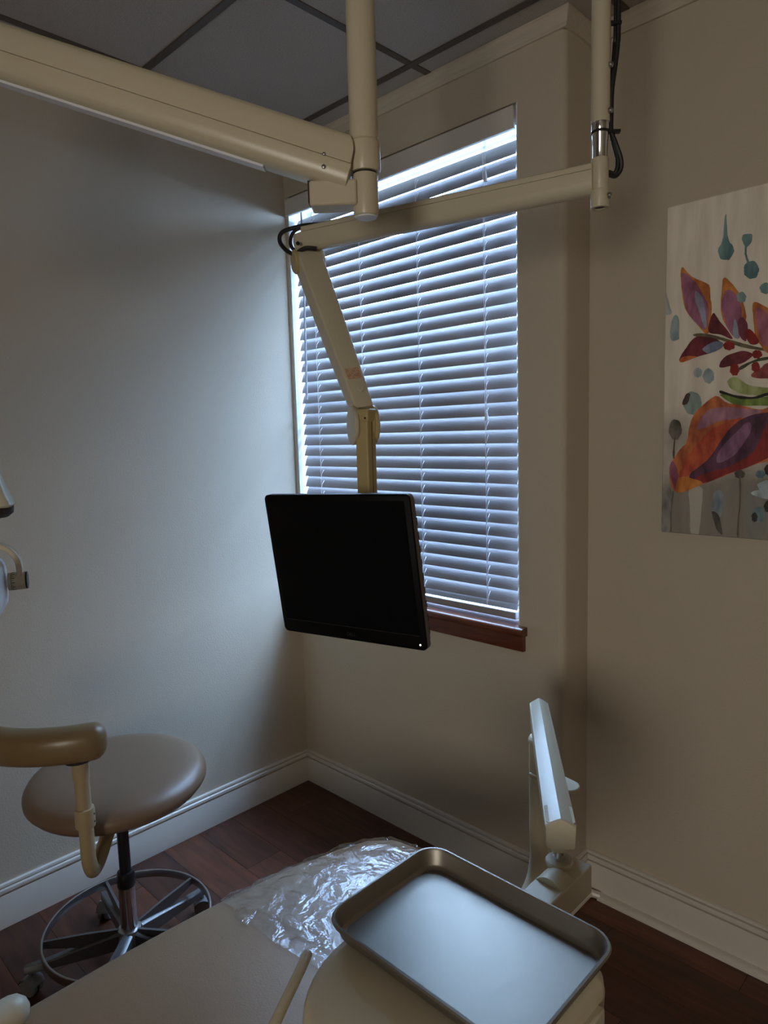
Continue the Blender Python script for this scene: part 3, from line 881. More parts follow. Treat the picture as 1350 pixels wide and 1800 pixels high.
# far end of the arm: drop pivot, yoke and lamp head
E0 = S0 + bd * (LA + 0.02)
MB().lathe((E0.x, E0.y, 0), [(0.036, E0.z - 0.055), (0.040, E0.z - 0.05), (0.040, E0.z + 0.05), (0.036, E0.z + 0.055)]).build('arm_end_knuckle', BEIGE, lt)
MB().lathe((E0.x, E0.y, 0), [(0.016, E0.z - 0.20), (0.016, E0.z - 0.05)]).build('drop_tube', BEIGE, lt)
yk = MB()
yk.tube(catmull([E0 + V((0, 0, -0.20)), E0 + bw * 0.07 + V((0, 0, -0.21)), E0 + bw * 0.115 + V((0, 0, -0.26)), E0 + bw * 0.12 + V((0, 0, -0.31))], 5), 0.011, 10)
yk.tube(catmull([E0 + V((0, 0, -0.20)), E0 - bw * 0.07 + V((0, 0, -0.21)), E0 - bw * 0.115 + V((0, 0, -0.26)), E0 - bw * 0.12 + V((0, 0, -0.31))], 5), 0.011, 10)
yk.build('yoke', BEIGE, lt)
hc = E0 + V((0, 0, -0.30))
MB().lathe(hc, [(0.001, 0.05), (0.06, 0.045), (0.10, 0.02), (0.108, -0.01), (0.108, -0.03), (0.100, -0.035), (0.001, -0.03)]).build('lamp_head', BEIGE, lt)
MB().lathe(hc, [(0.096, -0.034), (0.094, -0.040), (0.001, -0.042)]).build('lamp_lens', LAMPW, lt)

# ------------------------------------------------------------------ monitor arm hanging from the ceiling
PM = V((-0.709, 1.389, 0))
ma = thing('monitor_mount', (PM.x, PM.y, ZC), 'thin beige ceiling pole with a jointed arm that carries the black monitor', 'monitor mount')
atm = lambda z: (PM.x, PM.y, z)
MB().lathe(atm(0), [(0.0187, 2.186), (0.0190, 2.190), (0.0190, ZC - 0.002)]).build('pole', BEIGE2, ma)
MB().lathe(atm(0), [(0.001, ZC - 0.020), (0.062, ZC - 0.020), (0.068, ZC - 0.014), (0.068, ZC - 0.004), (0.001, ZC - 0.004)]).build('ceiling_plate', BEIGE2, ma)
MB().lathe(atm(0), [(0.0155, 2.10), (0.0155, 2.150), (0.0162, 2.151), (0.0168, 2.170), (0.0178, 2.172), (0.0178, 2.190)]).build('chrome_spindle', CHROME, ma)
MB().lathe(atm(0), [(0.0182, 2.1655), (0.0182, 2.1705)]).build('cable_tie', BLACK, ma)
MB().lathe(atm(0), [(0.0172, 2.117), (0.0176, 2.115), (0.0176, 2.057), (0.0170, 2.056), (0.0170, 2.055), (0.0190, 2.054), (0.0190, 2.021), (0.0180, 2.019), (0.0120, 2.019), (0.0120, 2.05)]).build('hub', BEIGE2, ma)
MB().lathe(atm(0), [(0.0119, 2.022), (0.0119, 2.024)]).build('hub_bore', BLACK, ma)
cr = V((0.716, 0.698, 0)).normalized()       # right as the photographer sees it
tow = V((0.70, -0.71, 0)).normalized()
scd = (cr * 0.75 + tow * 0.66).normalized()
for z_ in (2.292, 2.205, 2.040):
    MB().lathe(V(atm(z_)) + scd * 0.018, [(0.0058, 0), (0.0064, 0.003), (0.0056, 0.0062), (0.0030, 0.0080), (0.0003, 0.0084)], axis=scd, n=14).build('screw', STEEL, ma)
# horizontal arm
E1 = V((-1.417, 1.179, 2.066))
H0 = V((PM.x, PM.y, 2.078))
ad_ = (E1 - H0)
AL = ad_.length
ad_.normalize()
aw = V((-ad_.y, ad_.x, 0)).normalized()
if aw.dot(tow) < 0:
    aw = -aw
av = V((0, 0, 1))
low = [(-0.021, 0.0145), (0.0225, 0.0145), (0.0225, -0.006), (0.020, -0.020), (0.013, -0.0285), (0, -0.031), (-0.013, -0.0285), (-0.020, -0.020), (-0.022, -0.006)]
lid = [(-0.021, 0.0155), (-0.021, 0.026), (-0.018, 0.029), (0.019, 0.029), (0.0222, 0.026), (0.0222, 0.0155)]


def hring(pf, t, k=1.0):
    return [H0 + ad_ * t + aw * (p[0] * k) + av * (p[1] * k) for p in pf]


MB().loft([hring(low, 0.012), hring(low, AL), hring(low, AL + 0.016, 0.92), hring(low, AL + 0.024, 0.7)]).build('horizontal_arm', BEIGE2, ma, angle=45)
MB().loft([hring(lid, 0.012), hring(lid, AL - 0.004)]).build('arm_lid', BEIGE2, ma, angle=45, bevel=0.001)
# slanted spring arm
J = V((-1.130, 1.099, 1.600))
E2 = V((-1.412, 1.181, 2.022))
JA = J - tow * 0.028
sd = (JA - E2)
SL = sd.length
sd.normalize()
sn = V((-0.50, -0.866, 0))                    # pivot axis
sn = (sn - sd * sn.dot(sd)).normalized()
su = sn.cross(sd).normalized()
if su.dot(tow) < 0:
    su = -su


def srr(t, w, h):
    return [E2 + sd * t + sn * p[0] + su * p[1] for p in rrect(w, h, 0.006, 3)]


MB().loft([srr(-0.012, 0.060, 0.050), srr(0.02, 0.064, 0.060), srr(SL * 0.55, 0.056, 0.056), srr(SL - 0.02, 0.046, 0.046)]).build('spring_arm', BEIGE2, ma, angle=40)
MB().lathe(E2 + sn * 0.030 + sd * 0.012, [(0.030, 0), (0.030, 0.006), (0.026, 0.010), (0.001, 0.011)], axis=sn, n=28).build('pivot_cap', TAN, ma)
MB().lathe(E2 - sn * 0.030 + sd * 0.012, [(0.028, 0), (0.028, 0.006), (0.024, 0.010), (0.001, 0.011)], axis=-sn, n=28).build('pivot_cap', BEIGE2, ma)
MB().lathe(E2 + V((0, 0, 0.0)), [(0.016, -0.01), (0.016, 0.03)]).build('elbow_spindle', BEIGE2, ma)
# sticker and button on the front of the spring arm
MB().obox(E2 + sd * (SL - 0.112) + su * 0.0262, sd, sn, su, 0.030, 0.034, 0.0006).build('sticker', PEACH, ma, label='small peach paper sticker')
MB().lathe(E2 + sd * (SL - 0.066) + su * 0.0235 - sn * 0.004, [(0.0075, 0), (0.0075, 0.004), (0.006, 0.0052), (0.0002, 0.0052)], axis=su, n=20).build('button', BEIGE2, ma)
# joint discs and drop post
mx_ = V((0.987, 0.16, 0)).normalized()
mn_ = V((0.163, -0.98, 0)).normalized()
jc = JA + V((0, 0, -0.014)) - cr * 0.006
jn = V((-0.50, -0.866, 0))
for s in (1, -1):
    MB().lathe(jc + jn * (s * 0.019), [(0.001, 0), (0.043, 0), (0.0455, 0.003), (0.0455, 0.008), (0.043, 0.0105), (0.001, 0.0115)], axis=jn * s, n=36).build('joint_disc', BEIGE2 if s > 0 else TAN, ma)
    MB().lathe(jc + jn * (s * 0.013), [(0.001, 0), (0.042, 0), (0.042, 0.005), (0.001, 0.005)], axis=jn * s, n=36).build('joint_washer', TAN, ma)
pp = MB()
pp.obox(V((J.x, J.y, 1.4725)), mx_, mn_, Z, 0.034, 0.034, 0.285)
pp.build('drop_post', TAN, ma, bevel=0.003)
MB().obox(V((J.x, J.y, 1.607)), mx_, mn_, Z, 0.040, 0.037, 0.030).build('post_head', TAN, ma, bevel=0.004)
for s in (-0.013, 0.013):
    MB().lathe(V((J.x, J.y, 1.601)) + mn_ * 0.0183 + mx_ * s, [(0.0025, 0), (0.0025, 0.0008), (0.0002, 0.0009)], axis=mn_, n=10).build('screw', BLACK, ma)
MB().obox(V((J.x, J.y, 1.4725)) + mx_ * 0.0172, mx_, mn_, Z, 0.0006, 0.002, 0.27).build('post_seam', MSIDE, ma)
# tilt mount behind the monitor
mc = V((-1.113, 0.993, 1.271))
MX = V((0.987, 0.160, 0.034)).normalized()
MN = V((0.163, -0.980, -0.116)).normalized()
MZ = MX.cross(MN).normalized()
if MZ.z < 0:
    MZ = -MZ
MB().tube([V((J.x, J.y, 1.30)), mc - MN * 0.052], 0.018, 16).build('tilt_shaft', DKMETAL, ma)
MB().lathe(V((J.x, J.y, 1.265)), [(0.024, 0), (0.024, 0.07)], n=20).build('tilt_knuckle', TAN, ma)
MB().obox(mc - MN * 0.051, MX, MZ, MN, 0.12, 0.12, 0.005).build('mount_plate', DKMETAL, ma, bevel=0.002)
# cables
k1 = E1 + V((0, 0, 0.028))
back = -ad_


def cable(pts, r):
    return MB().tube(catmull(pts, 6), r, 8)


lf = -cr
for dz, rad, dx in ((0.0, 0.0056, 0.0), (-0.004, 0.0046, 0.026)):
    pts = [k1 - ad_ * 0.05 + V((0, 0, 0.002)), k1 + ad_ * 0.0 + V((0, 0, 0.008)), k1 + lf * (0.055 - dx) + V((0, 0, -0.006 + dz)), k1 + lf * (0.062 - dx) + V((0, 0, -0.034 + dz)),
           k1 + lf * (0.030 - dx * 0.6) + tow * 0.02 + V((0, 0, -0.066)), E2 + tow * 0.035 + cr * 0.000 + V((0, 0, 0.014)), E2 + tow * 0.035 + cr * 0.028 + V((0, 0, 0.012))]
    cable(pts, rad).build('cable', BLACK, ma)
cable([E2 + cr * 0.026 + tow * 0.01 + V((0, 0, 0.016)), E2 + cr * 0.036 + V((0, 0, 0.004)), E2 + cr * 0.040 - tow * 0.01 + V((0, 0, -0.02))], 0.003).build('cable', BLACK, ma)
MB().ball(E2 + tow * 0.038 - cr * 0.018 + V((0, 0, 0.026)), 0.005).build('cable_tie', BLACK, ma)
pr = lambda a, b, zz: V((PM.x, PM.y, zz)) + cr * a + tow * b
for j, rad in ((0, 0.0052), (1, 0.0045)):
    q = j * 0.004
    cable([pr(0.036 - q, -0.004 * j, ZC - 0.03), pr(0.035 - q, -0.004 * j, 2.385), pr(0.034 - q, -0.006 * j, 2.34), pr(0.029 - q, 0, 2.295), pr(0.023 - q * .4, 0, 2.25), pr(0.022 - q * .3, 0, 2.20), pr(0.022, 0.002, 2.17),
           pr(0.030 - q, 0.004, 2.145), pr(0.041 - q * 1.6, 0.004, 2.115), pr(0.042 - q * 2, 0.002, 2.095), pr(0.032 - q, 0, 2.083 + q), pr(0.019, 0, 2.086 + q), pr(0.010, 0, 2.087 + q)], rad).build('cable', BLACK, ma)
for zz in (2.375, 2.168):
    MB().obox(pr(0.024, 0.004, zz), cr, tow, Z, 0.030, 0.010, 0.006).build('cable_tie', BLACK, ma)

# ------------------------------------------------------------------ monitor
mo = thing('monitor', tuple(mc + MZ * -0.17), 'black square computer monitor switched off hanging in front of the window', 'monitor')
W_, H_ = 0.405, 0.335


def mring(w, h, r, d, oz=0.0):
    return [mc + MX * p[0] + MZ * (p[1] + oz) - MN * d for p in rrect(w, h, r, 5)]


MB().loft([mring(W_ - 0.003, H_ - 0.003, 0.011, 0.0), mring(W_, H_, 0.012, 0.0015), mring(W_, H_, 0.012, 0.004)]).build('bezel', BLKPL, mo, angle=50)
MB().loft([mring(W_, H_, 0.012, 0.0042), mring(W_, H_, 0.012, 0.016), mring(W_ - 0.006, H_ - 0.006, 0.012, 0.018)]).build('side_band', MSIDE, mo, angle=50)
bk = MB().loft([mring(W_ - 0.008, H_ - 0.008, 0.012, 0.0182), mring(W_ - 0.014, H_ - 0.014, 0.012, 0.028), mring(W_ - 0.05, H_ - 0.05, 0.02, 0.042), mring(W_ - 0.16, H_ - 0.12, 0.03, 0.048)])
bks = bk.build('back_shell', MBACK, mo, angle=40)
for k in range(9):   # vent ribs along the rear edge
    MB().obox(mc + MX * (W_ / 2 - 0.007) + MZ * (-0.13 + k * 0.0295) - MN * 0.022, MX, MZ, MN, 0.006, 0.016, 0.007).build('vent_rib', MBACK, bks)
MB().obox(mc + MZ * 0.010 + MN * 0.0003, MX, MZ, MN, 0.377, 0.287, 0.0012).build('screen', SCREEN, mo, angle=0)
MB().obox(mc - MZ * 0.1352 + MN * 0.0006, MX, MZ, MN, 0.377, 0.0009, 0.0012).build('bezel_edge', LOGO, mo, angle=0)
MB().lathe(mc + MX * 0.187 - MZ * 0.155, [(0.0022, 0), (0.0022, 0.0006), (0.0002, 0.0008)], axis=MN, n=12).build('power_light', LED, mo, label='tiny lit white power light')
tcu = bpy.data.curves.new('logo_text', 'FONT')
tcu.body = 'DELL'
tcu.size = 0.011
tcu.align_x = 'CENTER'
tcu.align_y = 'CENTER'
tcu.extrude = 0.0002
tob = bpy.data.objects.new('logo_tmp', tcu)
COL.objects.link(tob)
dg = bpy.context.evaluated_depsgraph_get()
tme = bpy.data.meshes.new_from_object(tob.evaluated_get(dg))
bpy.data.objects.remove(tob)
tme.name = 'logo_lettering'
tme.materials.clear()
tme.materials.append(LOGO)
lg = bpy.data.objects.new('logo_lettering', tme)
COL.objects.link(lg)
lm = Matrix((MX, MZ, MN)).transposed().to_4x4()
lm.translation = (mc - MZ * 0.153 + MX * 0.004 + MN * 0.0006) - ORG['monitor']
lg.parent = mo
lg.matrix_local = lm

# ------------------------------------------------------------------ dental chair
ch = thing('dental_chair', (-1.0, 0.2, 0), 'taupe vinyl dental chair with its leg rest pointing at the window', 'dental chair')
XCH = -1.0
#        Y      half width  mid z   half thickness up / down
CH = [(1.232, 0.110, 0.462, 0.022, 0.022), (1.226, 0.165, 0.466, 0.036, 0.034), (1.205, 0.215, 0.470, 0.045, 0.042), (1.16, 0.247, 0.474, 0.050, 0.048),
      (1.08, 0.272, 0.477, 0.054, 0.052), (0.96, 0.296, 0.480, 0.057, 0.055), (0.76, 0.318, 0.482, 0.060, 0.058), (0.56, 0.332, 0.480, 0.062, 0.06), (0.36, 0.340, 0.474, 0.064, 0.06),
      (0.15, 0.338, 0.466, 0.066, 0.06), (-0.1, 0.325, 0.462, 0.066, 0.06), (-0.32, 0.305, 0.470, 0.062, 0.06), (-0.40, 0.290, 0.478, 0.050, 0.05)]


def chair_at(y):
    for i in range(len(CH) - 1):
        a, b = CH[i], CH[i + 1]
        if b[0] <= y <= a[0]:
            t = (a[0] - y) / (a[0] - b[0])
            return [a[k] + (b[k] - a[k]) * t for k in range(5)]
    return list(CH[0] if y > CH[0][0] else CH[-1])


def sect(s, n=40, grow=0.0, a0=0, a1=360, wav=None):
    y_, hw, zm, hu, hd_ = s
    out = []
    for k in range(n):
        a = R(a0 + (a1 - a0) * k / n)
        c, sn_ = math.cos(a), math.sin(a)
        px = math.copysign(abs(c) ** 0.62, c) * (hw + grow)
        pz = math.copysign(abs(sn_) ** 0.72, sn_) * ((hu if sn_ > 0 else hd_) + grow)
        out.append(V((XCH + px, y_, zm + pz)))
    return out


ys = [c[0] for c in CH[:5]] + [1.02 - 0.06 * i for i in range(23)] + [-0.36, -0.40]
MB().loft([sect(chair_at(y_)) for y_ in ys]).build('seat_and_leg_rest', VINYL, ch, angle=60)
# backrest reclined behind the seat
bk = []
for k in range(9):
    t = k / 8
    c = V((XCH, -0.40 - 0.62 * t, 0.52 + 0.36 * t))
    d = V((0, -0.865, 0.5))
    nn = V((0, 0.5, 0.865))
    hw = 0.27 - 0.05 * t * t
    hh = 0.055 if 0 < k < 8 else 0.03
    bk.append([c + V((1, 0, 0)) * (math.copysign(abs(math.cos(a)) ** 0.6, math.cos(a)) * hw) + nn * (math.copysign(abs(math.sin(a)) ** 0.75, math.sin(a)) * hh) for a in [2 * math.pi * j / 28 for j in range(28)]])
MB().loft(bk).build('backrest', VINYL, ch, angle=60)
hb = []
for k in range(7):
    t = k / 6
    c = V((XCH, -1.06 - 0.22 * t, 0.93 + 0.12 * t))
    nn = V((0, 0.48, 0.877))
    f = math.sin(math.pi * (0.12 + 0.76 * t)) ** 0.5
    hb.append([c + V((1, 0, 0)) * (math.cos(a) * 0.13 * f) + nn * (math.sin(a) * 0.045 * f) for a in [2 * math.pi * j / 20 for j in range(20)]])
MB().loft(hb).build('headrest', VINYL, ch, angle=60)
MB().box((XCH - 0.16, -0.45, 0.34), (XCH + 0.16, 0.85, 0.418)).build('under_frame', BASEM, ch, bevel=0.02)
MB().prism(rrect(0.20, 0.42, 0.06, 5), (XCH, 0.12, 0.05), (1, 0, 0), (0, 1, 0), (0, 0, 0.30)).build('lift_column', BASEM, ch, bevel=0.008)
MB().prism(rrect(0.46, 0.98, 0.18, 8), (XCH, 0.25, 0.0), (1, 0, 0), (0, 1, 0), (0, 0, 0.055)).build('base_plate', BASEM, ch, bevel=0.012)
MB().obox((XCH, -0.47, 0.46), (1, 0, 0), (0, 0.866, -0.5), (0, 0.5, 0.866), 0.16, 0.22, 0.03).build('back_bracket', BASEM, ch, bevel=0.008)
# armrest whose front end shows at the lower left
arm = MB()
arm.tube([(-1.285, -0.20, 0.546), (-1.285, -0.19, 0.546), (-1.285, -0.1, 0.546), (-1.285, 0.20, 0.546), (-1.285, 0.315, 0.546)], [0.010, 0.026, 0.030, 0.030, 0.030], 18, round_end=True)
arm.build('armrest', BEIGE2, ch, angle=60)
MB().tube(catmull([(-1.285, -0.16, 0.54), (-1.34, -0.17, 0.50), (-1.33, -0.18, 0.40), (-1.15, -0.2, 0.38)], 5), 0.016, 12).build('armrest_stem', BASEM, ch)

# clear plastic sleeve over the foot end
fm = MB()
rng = random.Random(3)
fy = [0.742 + 0.0165 * i for i in range(30)] + [1.238, 1.243]
rows = []
for i, y_ in enumerate(fy):
    base = chair_at(min(y_, 1.228))
    base[0] = y_
    ring = []
    n = 72
    for k in range(n + 1):
        a = R(-28 + 236 * k / n)
        c, s_ = math.cos(a), math.sin(a)
        tt = (y_ - 0.742) / 0.5
        wob = 0.0022 * math.sin(c * 23 + y_ * 31 + math.sin(y_ * 60) * 1.3) + 0.0018 * math.sin(c * 9 - y_ * 83) + 0.0013 * math.sin(c * 61 + y_ * 17)
        edge = abs(c) ** 3
        g = 0.0055 + wob * (0.55 + 0.9 * edge)
        hw = base[1] + g + (0.008 if tt > 0.9 else 0)
        px = math.copysign(abs(c) ** 0.62, c) * hw
        pz = math.copysign(abs(s_) ** 0.72, s_) * ((base[3] if s_ > 0 else base[4]) + g)
        jit = 0.010 * math.sin(c * 7 + 1) + 0.006 * math.sin(c * 19) if i == 0 else (0.020 * math.sin(c * 6.5 + 2.2) + 0.012 * math.sin(c * 15) if i >= len(fy) - 2 else 0)
        ring.append(V((XCH + px, y_ + jit, base[2] + pz)))
    rows.append(ring)
fm.loft(rows, cap=False, closed=False)
fo = fm.build('plastic_cover', FILM, None, origin=(XCH, 1.0, 0.45), angle=60)
tag(fo, 'clear crinkled plastic sleeve over the foot end of the dental chair', 'plastic cover')

# ------------------------------------------------------------------ delivery unit (post, arm, head) beside the chair
DP = V((-0.947, 1.536, 0))
du = thing('delivery_unit', (-1.0, 0.95, 0.1), 'cream dental delivery arm on a curved post, holding the steel tray', 'delivery unit')
pts = [(DP.x, DP.y, 0.740), (DP.x, DP.y, 0.60), (DP.x, DP.y, 0.48), (DP.x, DP.y, 0.38), (DP.x - 0.008, DP.y - 0.035, 0.30), (DP.x - 0.03, DP.y - 0.16, 0.21), (DP.x - 0.045, 1.10, 0.17), (-1.0, 0.78, 0.16), (-1.0, 0.60, 0.16)]
MB().tube(catmull(pts, 6), 0.0265, 20).build('post', BEIGE2, du, angle=50)
MB().lathe((DP.x, DP.y, 0), [(0.0265, 0.728), (0.0285, 0.730), (0.0285, 0.737), (0.0270, 0.740), (0.024, 0.745), (0.010, 0.746)], n=24).build('post_cap', CREAM, du)
# flat bracket part way up the post
brk = []
for k in range(13):
    a = R(-90 + 180 * k / 12)
    brk.append((0.098 + 0.030 * math.cos(a), 0.030 * math.sin(a)))
brk += [(-0.01, 0.030), (-0.01, -0.030)]
MB().prism(brk, (DP.x, DP.y, 0.636), (0.985, -0.17, 0), (0.17, 0.985, 0), (0, 0, 0.012)).build('post_bracket', BEIGE2, du, bevel=0.003)
A0 = V((-0.953, 1.544, 0.812))
A1 = V((-0.604, 1.054, 0.812))
dd = (A1 - A0)
DL = dd.length
dd.normalize()
dw = V((dd.y, -dd.x, 0)).normalized()


def dring(t, w, zt, zb, arch=0.013):
    out = []
    for k in range(9):
        s_ = -1 + k / 4
        out.append(A0 + dd * t + dw * (s_ * w / 2) + V((0, 0, zt - arch * (0.75 * abs(s_ + 0.05) + 0.35 * s_ * s_))))
    for s_ in (1, 0.92, -0.92, -1):
        out.append(A0 + dd * t + dw * (s_ * w / 2 * 0.93) + V((0, 0, zb if abs(s_) < 1 else zb + 0.004)))
    return out


# upper skin of the arm and its lighter ridge, two gently angled halves
MB().loft([dring(0.0, 0.040, 0.036, -0.026), dring(0.012, 0.048, 0.040, -0.032), dring(DL * 0.5, 0.052, 0.043, -0.03), dring(DL - 0.004, 0.056, 0.046, -0.012), dring(DL, 0.054, 0.044, -0.012)]).build('arm', CREAM, du, angle=22)
# end block under the near end, tapering down
eb = []
for zt, w, l, sh in ((0.848, 0.053, 0.060, 0), (0.836, 0.0465, 0.057, 0), (0.820, 0.040, 0.054, 0), (0.800, 0.0365, 0.052, 0), (0.789, 0.0365, 0.051, 0), (0.785, 0.034, 0.048, 0)):
    c = A1 - dd * 0.034
    eb.append([V((c.x, c.y, zt)) + dd * p[0] + dw * p[1] for p in rrect(l, w, 0.008, 4)])
MB().loft(eb).build('arm_end_block', CREAM, du, angle=50)
MB().lathe((A0.x + dd.x * 0.03, A0.y + dd.y * 0.03, 0), [(0.019, 0.742), (0.019, 0.785)], n=20).build('arm_pivot', CREAM, du)
SHX, SHY = (A1 - dd * 0.032).x, (A1 - dd * 0.032).y
MB().lathe((SHX, SHY, 0), [(0.0115, 0.74), (0.0115, 0.790)], n=20).build('shaft', CHROME, du)
MB().lathe((SHX, SHY, 0), [(0.012, 0.7600), (0.0235, 0.7595), (0.0255, 0.757), (0.0255, 0.754), (0.0245, 0.749)], n=28).build('shaft_washer', CREAM, du)
# block the shaft stands in; runs under the tray
MB().box((-0.633, 0.60, 0.694), (-0.575, 1.118, 0.750)).build('support_block', CREAM, du, bevel=0.003)
wd = [(-0.060, 0.0), (0.0, 0.0), (0.0, 0.012), (-0.030, 0.010), (-0.052, 0.004)]
wg = MB()
rings = []
for k in range(9):
    s_ = -1 + k / 4
    h = 0.013 * (1 - s_ * s_) + 0.0005
    rings.append([V((-0.605 + s_ * 0.026, 1.012, 0.7495)), V((-0.605 + s_ * 0.026, 1.012, 0.7495 + h)), V((-0.605 + s_ * 0.026, 1.055, 0.7495 + h * 0.7)), V((-0.605 + s_ * 0.026, 1.055, 0.7495))])
wg.loft(rings).build('block_ramp', CREAM, du, angle=40)
# head under the tray
hd_pts = []
for (sx_, sy_, a0, r_) in ((1, 1, 0, 0.03), (-1, 1, 90, 0.05), (-1, -1, 180, 0.16), (1, -1, 270, 0.08)):
    for k in range(11):
        a = R(a0 + 9 * k)
        hd_pts.append((sx_ * (0.1625 - r_) + r_ * math.cos(a), sy_ * (0.19 - r_) + r_ * math.sin(a)))
rings = []
for zt, k in ((0.715, 0.90), (0.722, 0.955), (0.745, 0.99), (0.785, 1.0), (0.804, 0.985), (0.814, 0.95), (0.818, 0.88)):
    rings.append([V((-0.562 + p[0] * k, 0.650 + p[1] * (1 - (1 - k) * 0.7), zt + 0.0)) for p in hd_pts])
MB().loft(rings).build('head', BEIGE, du, angle=50)
MB().box((-0.404, 0.752, 0.752), (-0.390, 0.800, 0.785)).build('head_latch', CREAM, du, bevel=0.004)
# hanging instrument hose at the left of the head
MB().tube(catmull([(-0.575, 0.500, 0.765), (-0.592, 0.430, 0.766), (-0.612, 0.372, 0.782), (-0.640, 0.405, 0.815), (-0.668, 0.465, 0.832), (-0.692, 0.512, 0.838), (-0.712, 0.546, 0.838)], 6), [0.0072] * 37, 14, round_end=True).build('hose_guide', BEIGE, du)
cable([(-0.605, 1.10, 0.70), (-0.68, 1.25, 0.58), (-0.80, 1.45, 0.40), (-0.93, 1.52, 0.36)], 0.005).build('cable', BLACK, du)

# ------------------------------------------------------------------ steel tray
TX0, TX1, TY0, TY1, TZ = -0.743, -0.392, 0.597, 0.851, 0.853
tcx, tcy, tw, th = (TX0 + TX1) / 2, (TY0 + TY1) / 2, TX1 - TX0, TY1 - TY0


def tring(ins, z_, r_):
    return [V((tcx + p[0], tcy + p[1], z_)) for p in rrect(tw - 2 * ins, th - 2 * ins, r_, 8)]


tb = MB().loft([tring(0.0065, TZ - 0.006, 0.034), tring(0.0015, TZ - 0.0065, 0.039), tring(0.0, TZ - 0.003, 0.040), tring(0.0015, TZ, 0.0385), tring(0.005, TZ + 0.0005, 0.036), tring(0.0075, TZ - 0.003, 0.034),
                tring(0.012, TZ - 0.024, 0.030), tring(0.0145, TZ - 0.0275, 0.028), tring(0.019, TZ - 0.029, 0.025)], cap=False)
n_ = len(tring(0, 0, 0.02))
# closed floor and an outer skin for thickness
tb.add(tring(0.019, TZ - 0.029, 0.025), [tuple(range(n_))])
tb.loft([tring(0.0065, TZ - 0.006, 0.034), tring(0.0112, TZ - 0.026, 0.031), tring(0.015, TZ - 0.0300, 0.028), tring(0.02, TZ - 0.0305, 0.025)], cap=False)
tb.add(tring(0.02, TZ - 0.0305, 0.025), [tuple(range(n_ - 1, -1, -1))])
to = tb.build('instrument_tray', TRAYM, None, origin=(tcx, tcy, TZ - 0.0305), angle=40)
tag(to, 'empty rectangular stainless steel tray with a rolled rim beside the chair', 'tray')

# ------------------------------------------------------------------ stool
HB = V((-1.885, 0.791, 0))
st = thing('operator_stool', (HB.x, HB.y, 0), 'round tan vinyl stool with a foot ring and a curved arm pad', 'stool')
hb_ = lambda z: (HB.x, HB.y, z)
# seat
sp = [(0.001, 0.546), (0.17, 0.546), (0.212, 0.550), (0.238, 0.559), (0.250, 0.574), (0.250, 0.588), (0.242, 0.603), (0.224, 0.613), (0.19, 0.619), (0.14, 0.620), (0.07, 0.618), (0.001, 0.617)]
rings = []
for rad, z_ in sp:
    ring = []
    for k in range(48):
        a = 2 * math.pi * k / 48
        ring.append(V((HB.x - 0.018 + rad * math.cos(a), HB.y + 0.006 + rad * math.sin(a), z_ + 0.010 * (rad / 0.25) ** 2 * math.cos(a - R(150)))))
    rings.append(ring)
MB().loft(rings).build('seat', STOOLV, st, angle=60)
MB().lathe(hb_(0), [(0.085, 0.530), (0.09, 0.534), (0.09, 0.547)], n=28).build('seat_plate', DKMETAL, st)
MB().lathe(hb_(0), [(0.0165, 0.30), (0.0165, 0.535)], n=24).build('piston', DKMETAL, st)
MB().lathe(hb_(0), [(0.0245, 0.262), (0.0255, 0.264), (0.0255, 0.296), (0.0235, 0.306), (0.018, 0.308)], n=28).build('column_collar', DKMETAL, st)
MB().lathe(hb_(0), [(0.024, 0.115), (0.024, 0.264)], n=28).build('column', CHROME, st)
# five-legged base
MB().lathe(hb_(0), [(0.022, 0.072), (0.034, 0.074), (0.037, 0.085), (0.037, 0.118), (0.033, 0.128), (0.025, 0.130)], n=28).build('hub', STEEL, st)
for k in range(5):
    an = R(244 + 72 * k)
    d = V((math.cos(an), math.sin(an), 0))
    w = V((-d.y, d.x, 0))
    lg_ = MB()
    rings = []
    for t, hw, zt, zb in ((0.025, 0.019, 0.125, 0.076), (0.10, 0.014, 0.112, 0.070), (0.22, 0.0115, 0.093, 0.068), (0.275, 0.011, 0.088, 0.068), (0.285, 0.009, 0.086, 0.070)):
        c = V(hb_(0)) + d * t
        rings.append([c + w * -hw + Z * zb, c + w * hw + Z * zb, c + w * hw + Z * (zt - 0.004), c + w * (hw * 0.7) + Z * zt, c - w * (hw * 0.7) + Z * zt, c - w * hw + Z * (zt - 0.004)])
    leg = lg_.loft(rings).build('base_leg', DKSTEEL, st, angle=40)
    # flat rib from the leg up to the foot ring
    rb = MB().loft([[V(hb_(zz)) + d * t + w * s_ for (s_, zz) in ((-0.004, z0), (0.004, z0), (0.004, z1), (-0.004, z1))] for t, z0, z1 in ((0.03, 0.105, 0.130), (0.12, 0.10, 0.141), (0.231, 0.128, 0.149))])
    rb.build('ring_rib', DKSTEEL, leg)
    e = V(hb_(0)) + d * 0.270
    MB().lathe((e.x, e.y, 0), [(0.0065, 0.035), (0.0065, 0.078)], n=12).build('caster_stem', STEEL, leg)
    ww = V((math.cos(an + 0.9), math.sin(an + 0.9), 0))
    for s_ in (-1, 1):
        MB().lathe(e + ww * (s_ * 0.004) + V((0, 0, 0.0262)), [(0.001, 0), (0.025, 0), (0.0262, 0.003), (0.0262, 0.012), (0.023, 0.015), (0.012, 0.016), (0.001, 0.016)], axis=ww * s_, n=24).build('caster_wheel', GREYPL, leg)
    hod = ww.cross(Z)
    MB().loft([[e + ww * (s2 * 0.021) + hod * (math.cos(a) * 0.029) + Z * (0.027 + math.sin(a) * 0.029) for a in [R(15 + 150 * q / 8) for q in range(9)]] for s2 in (-1, 1)], closed=False, cap=False).build('caster_hood', GREYPL, leg)
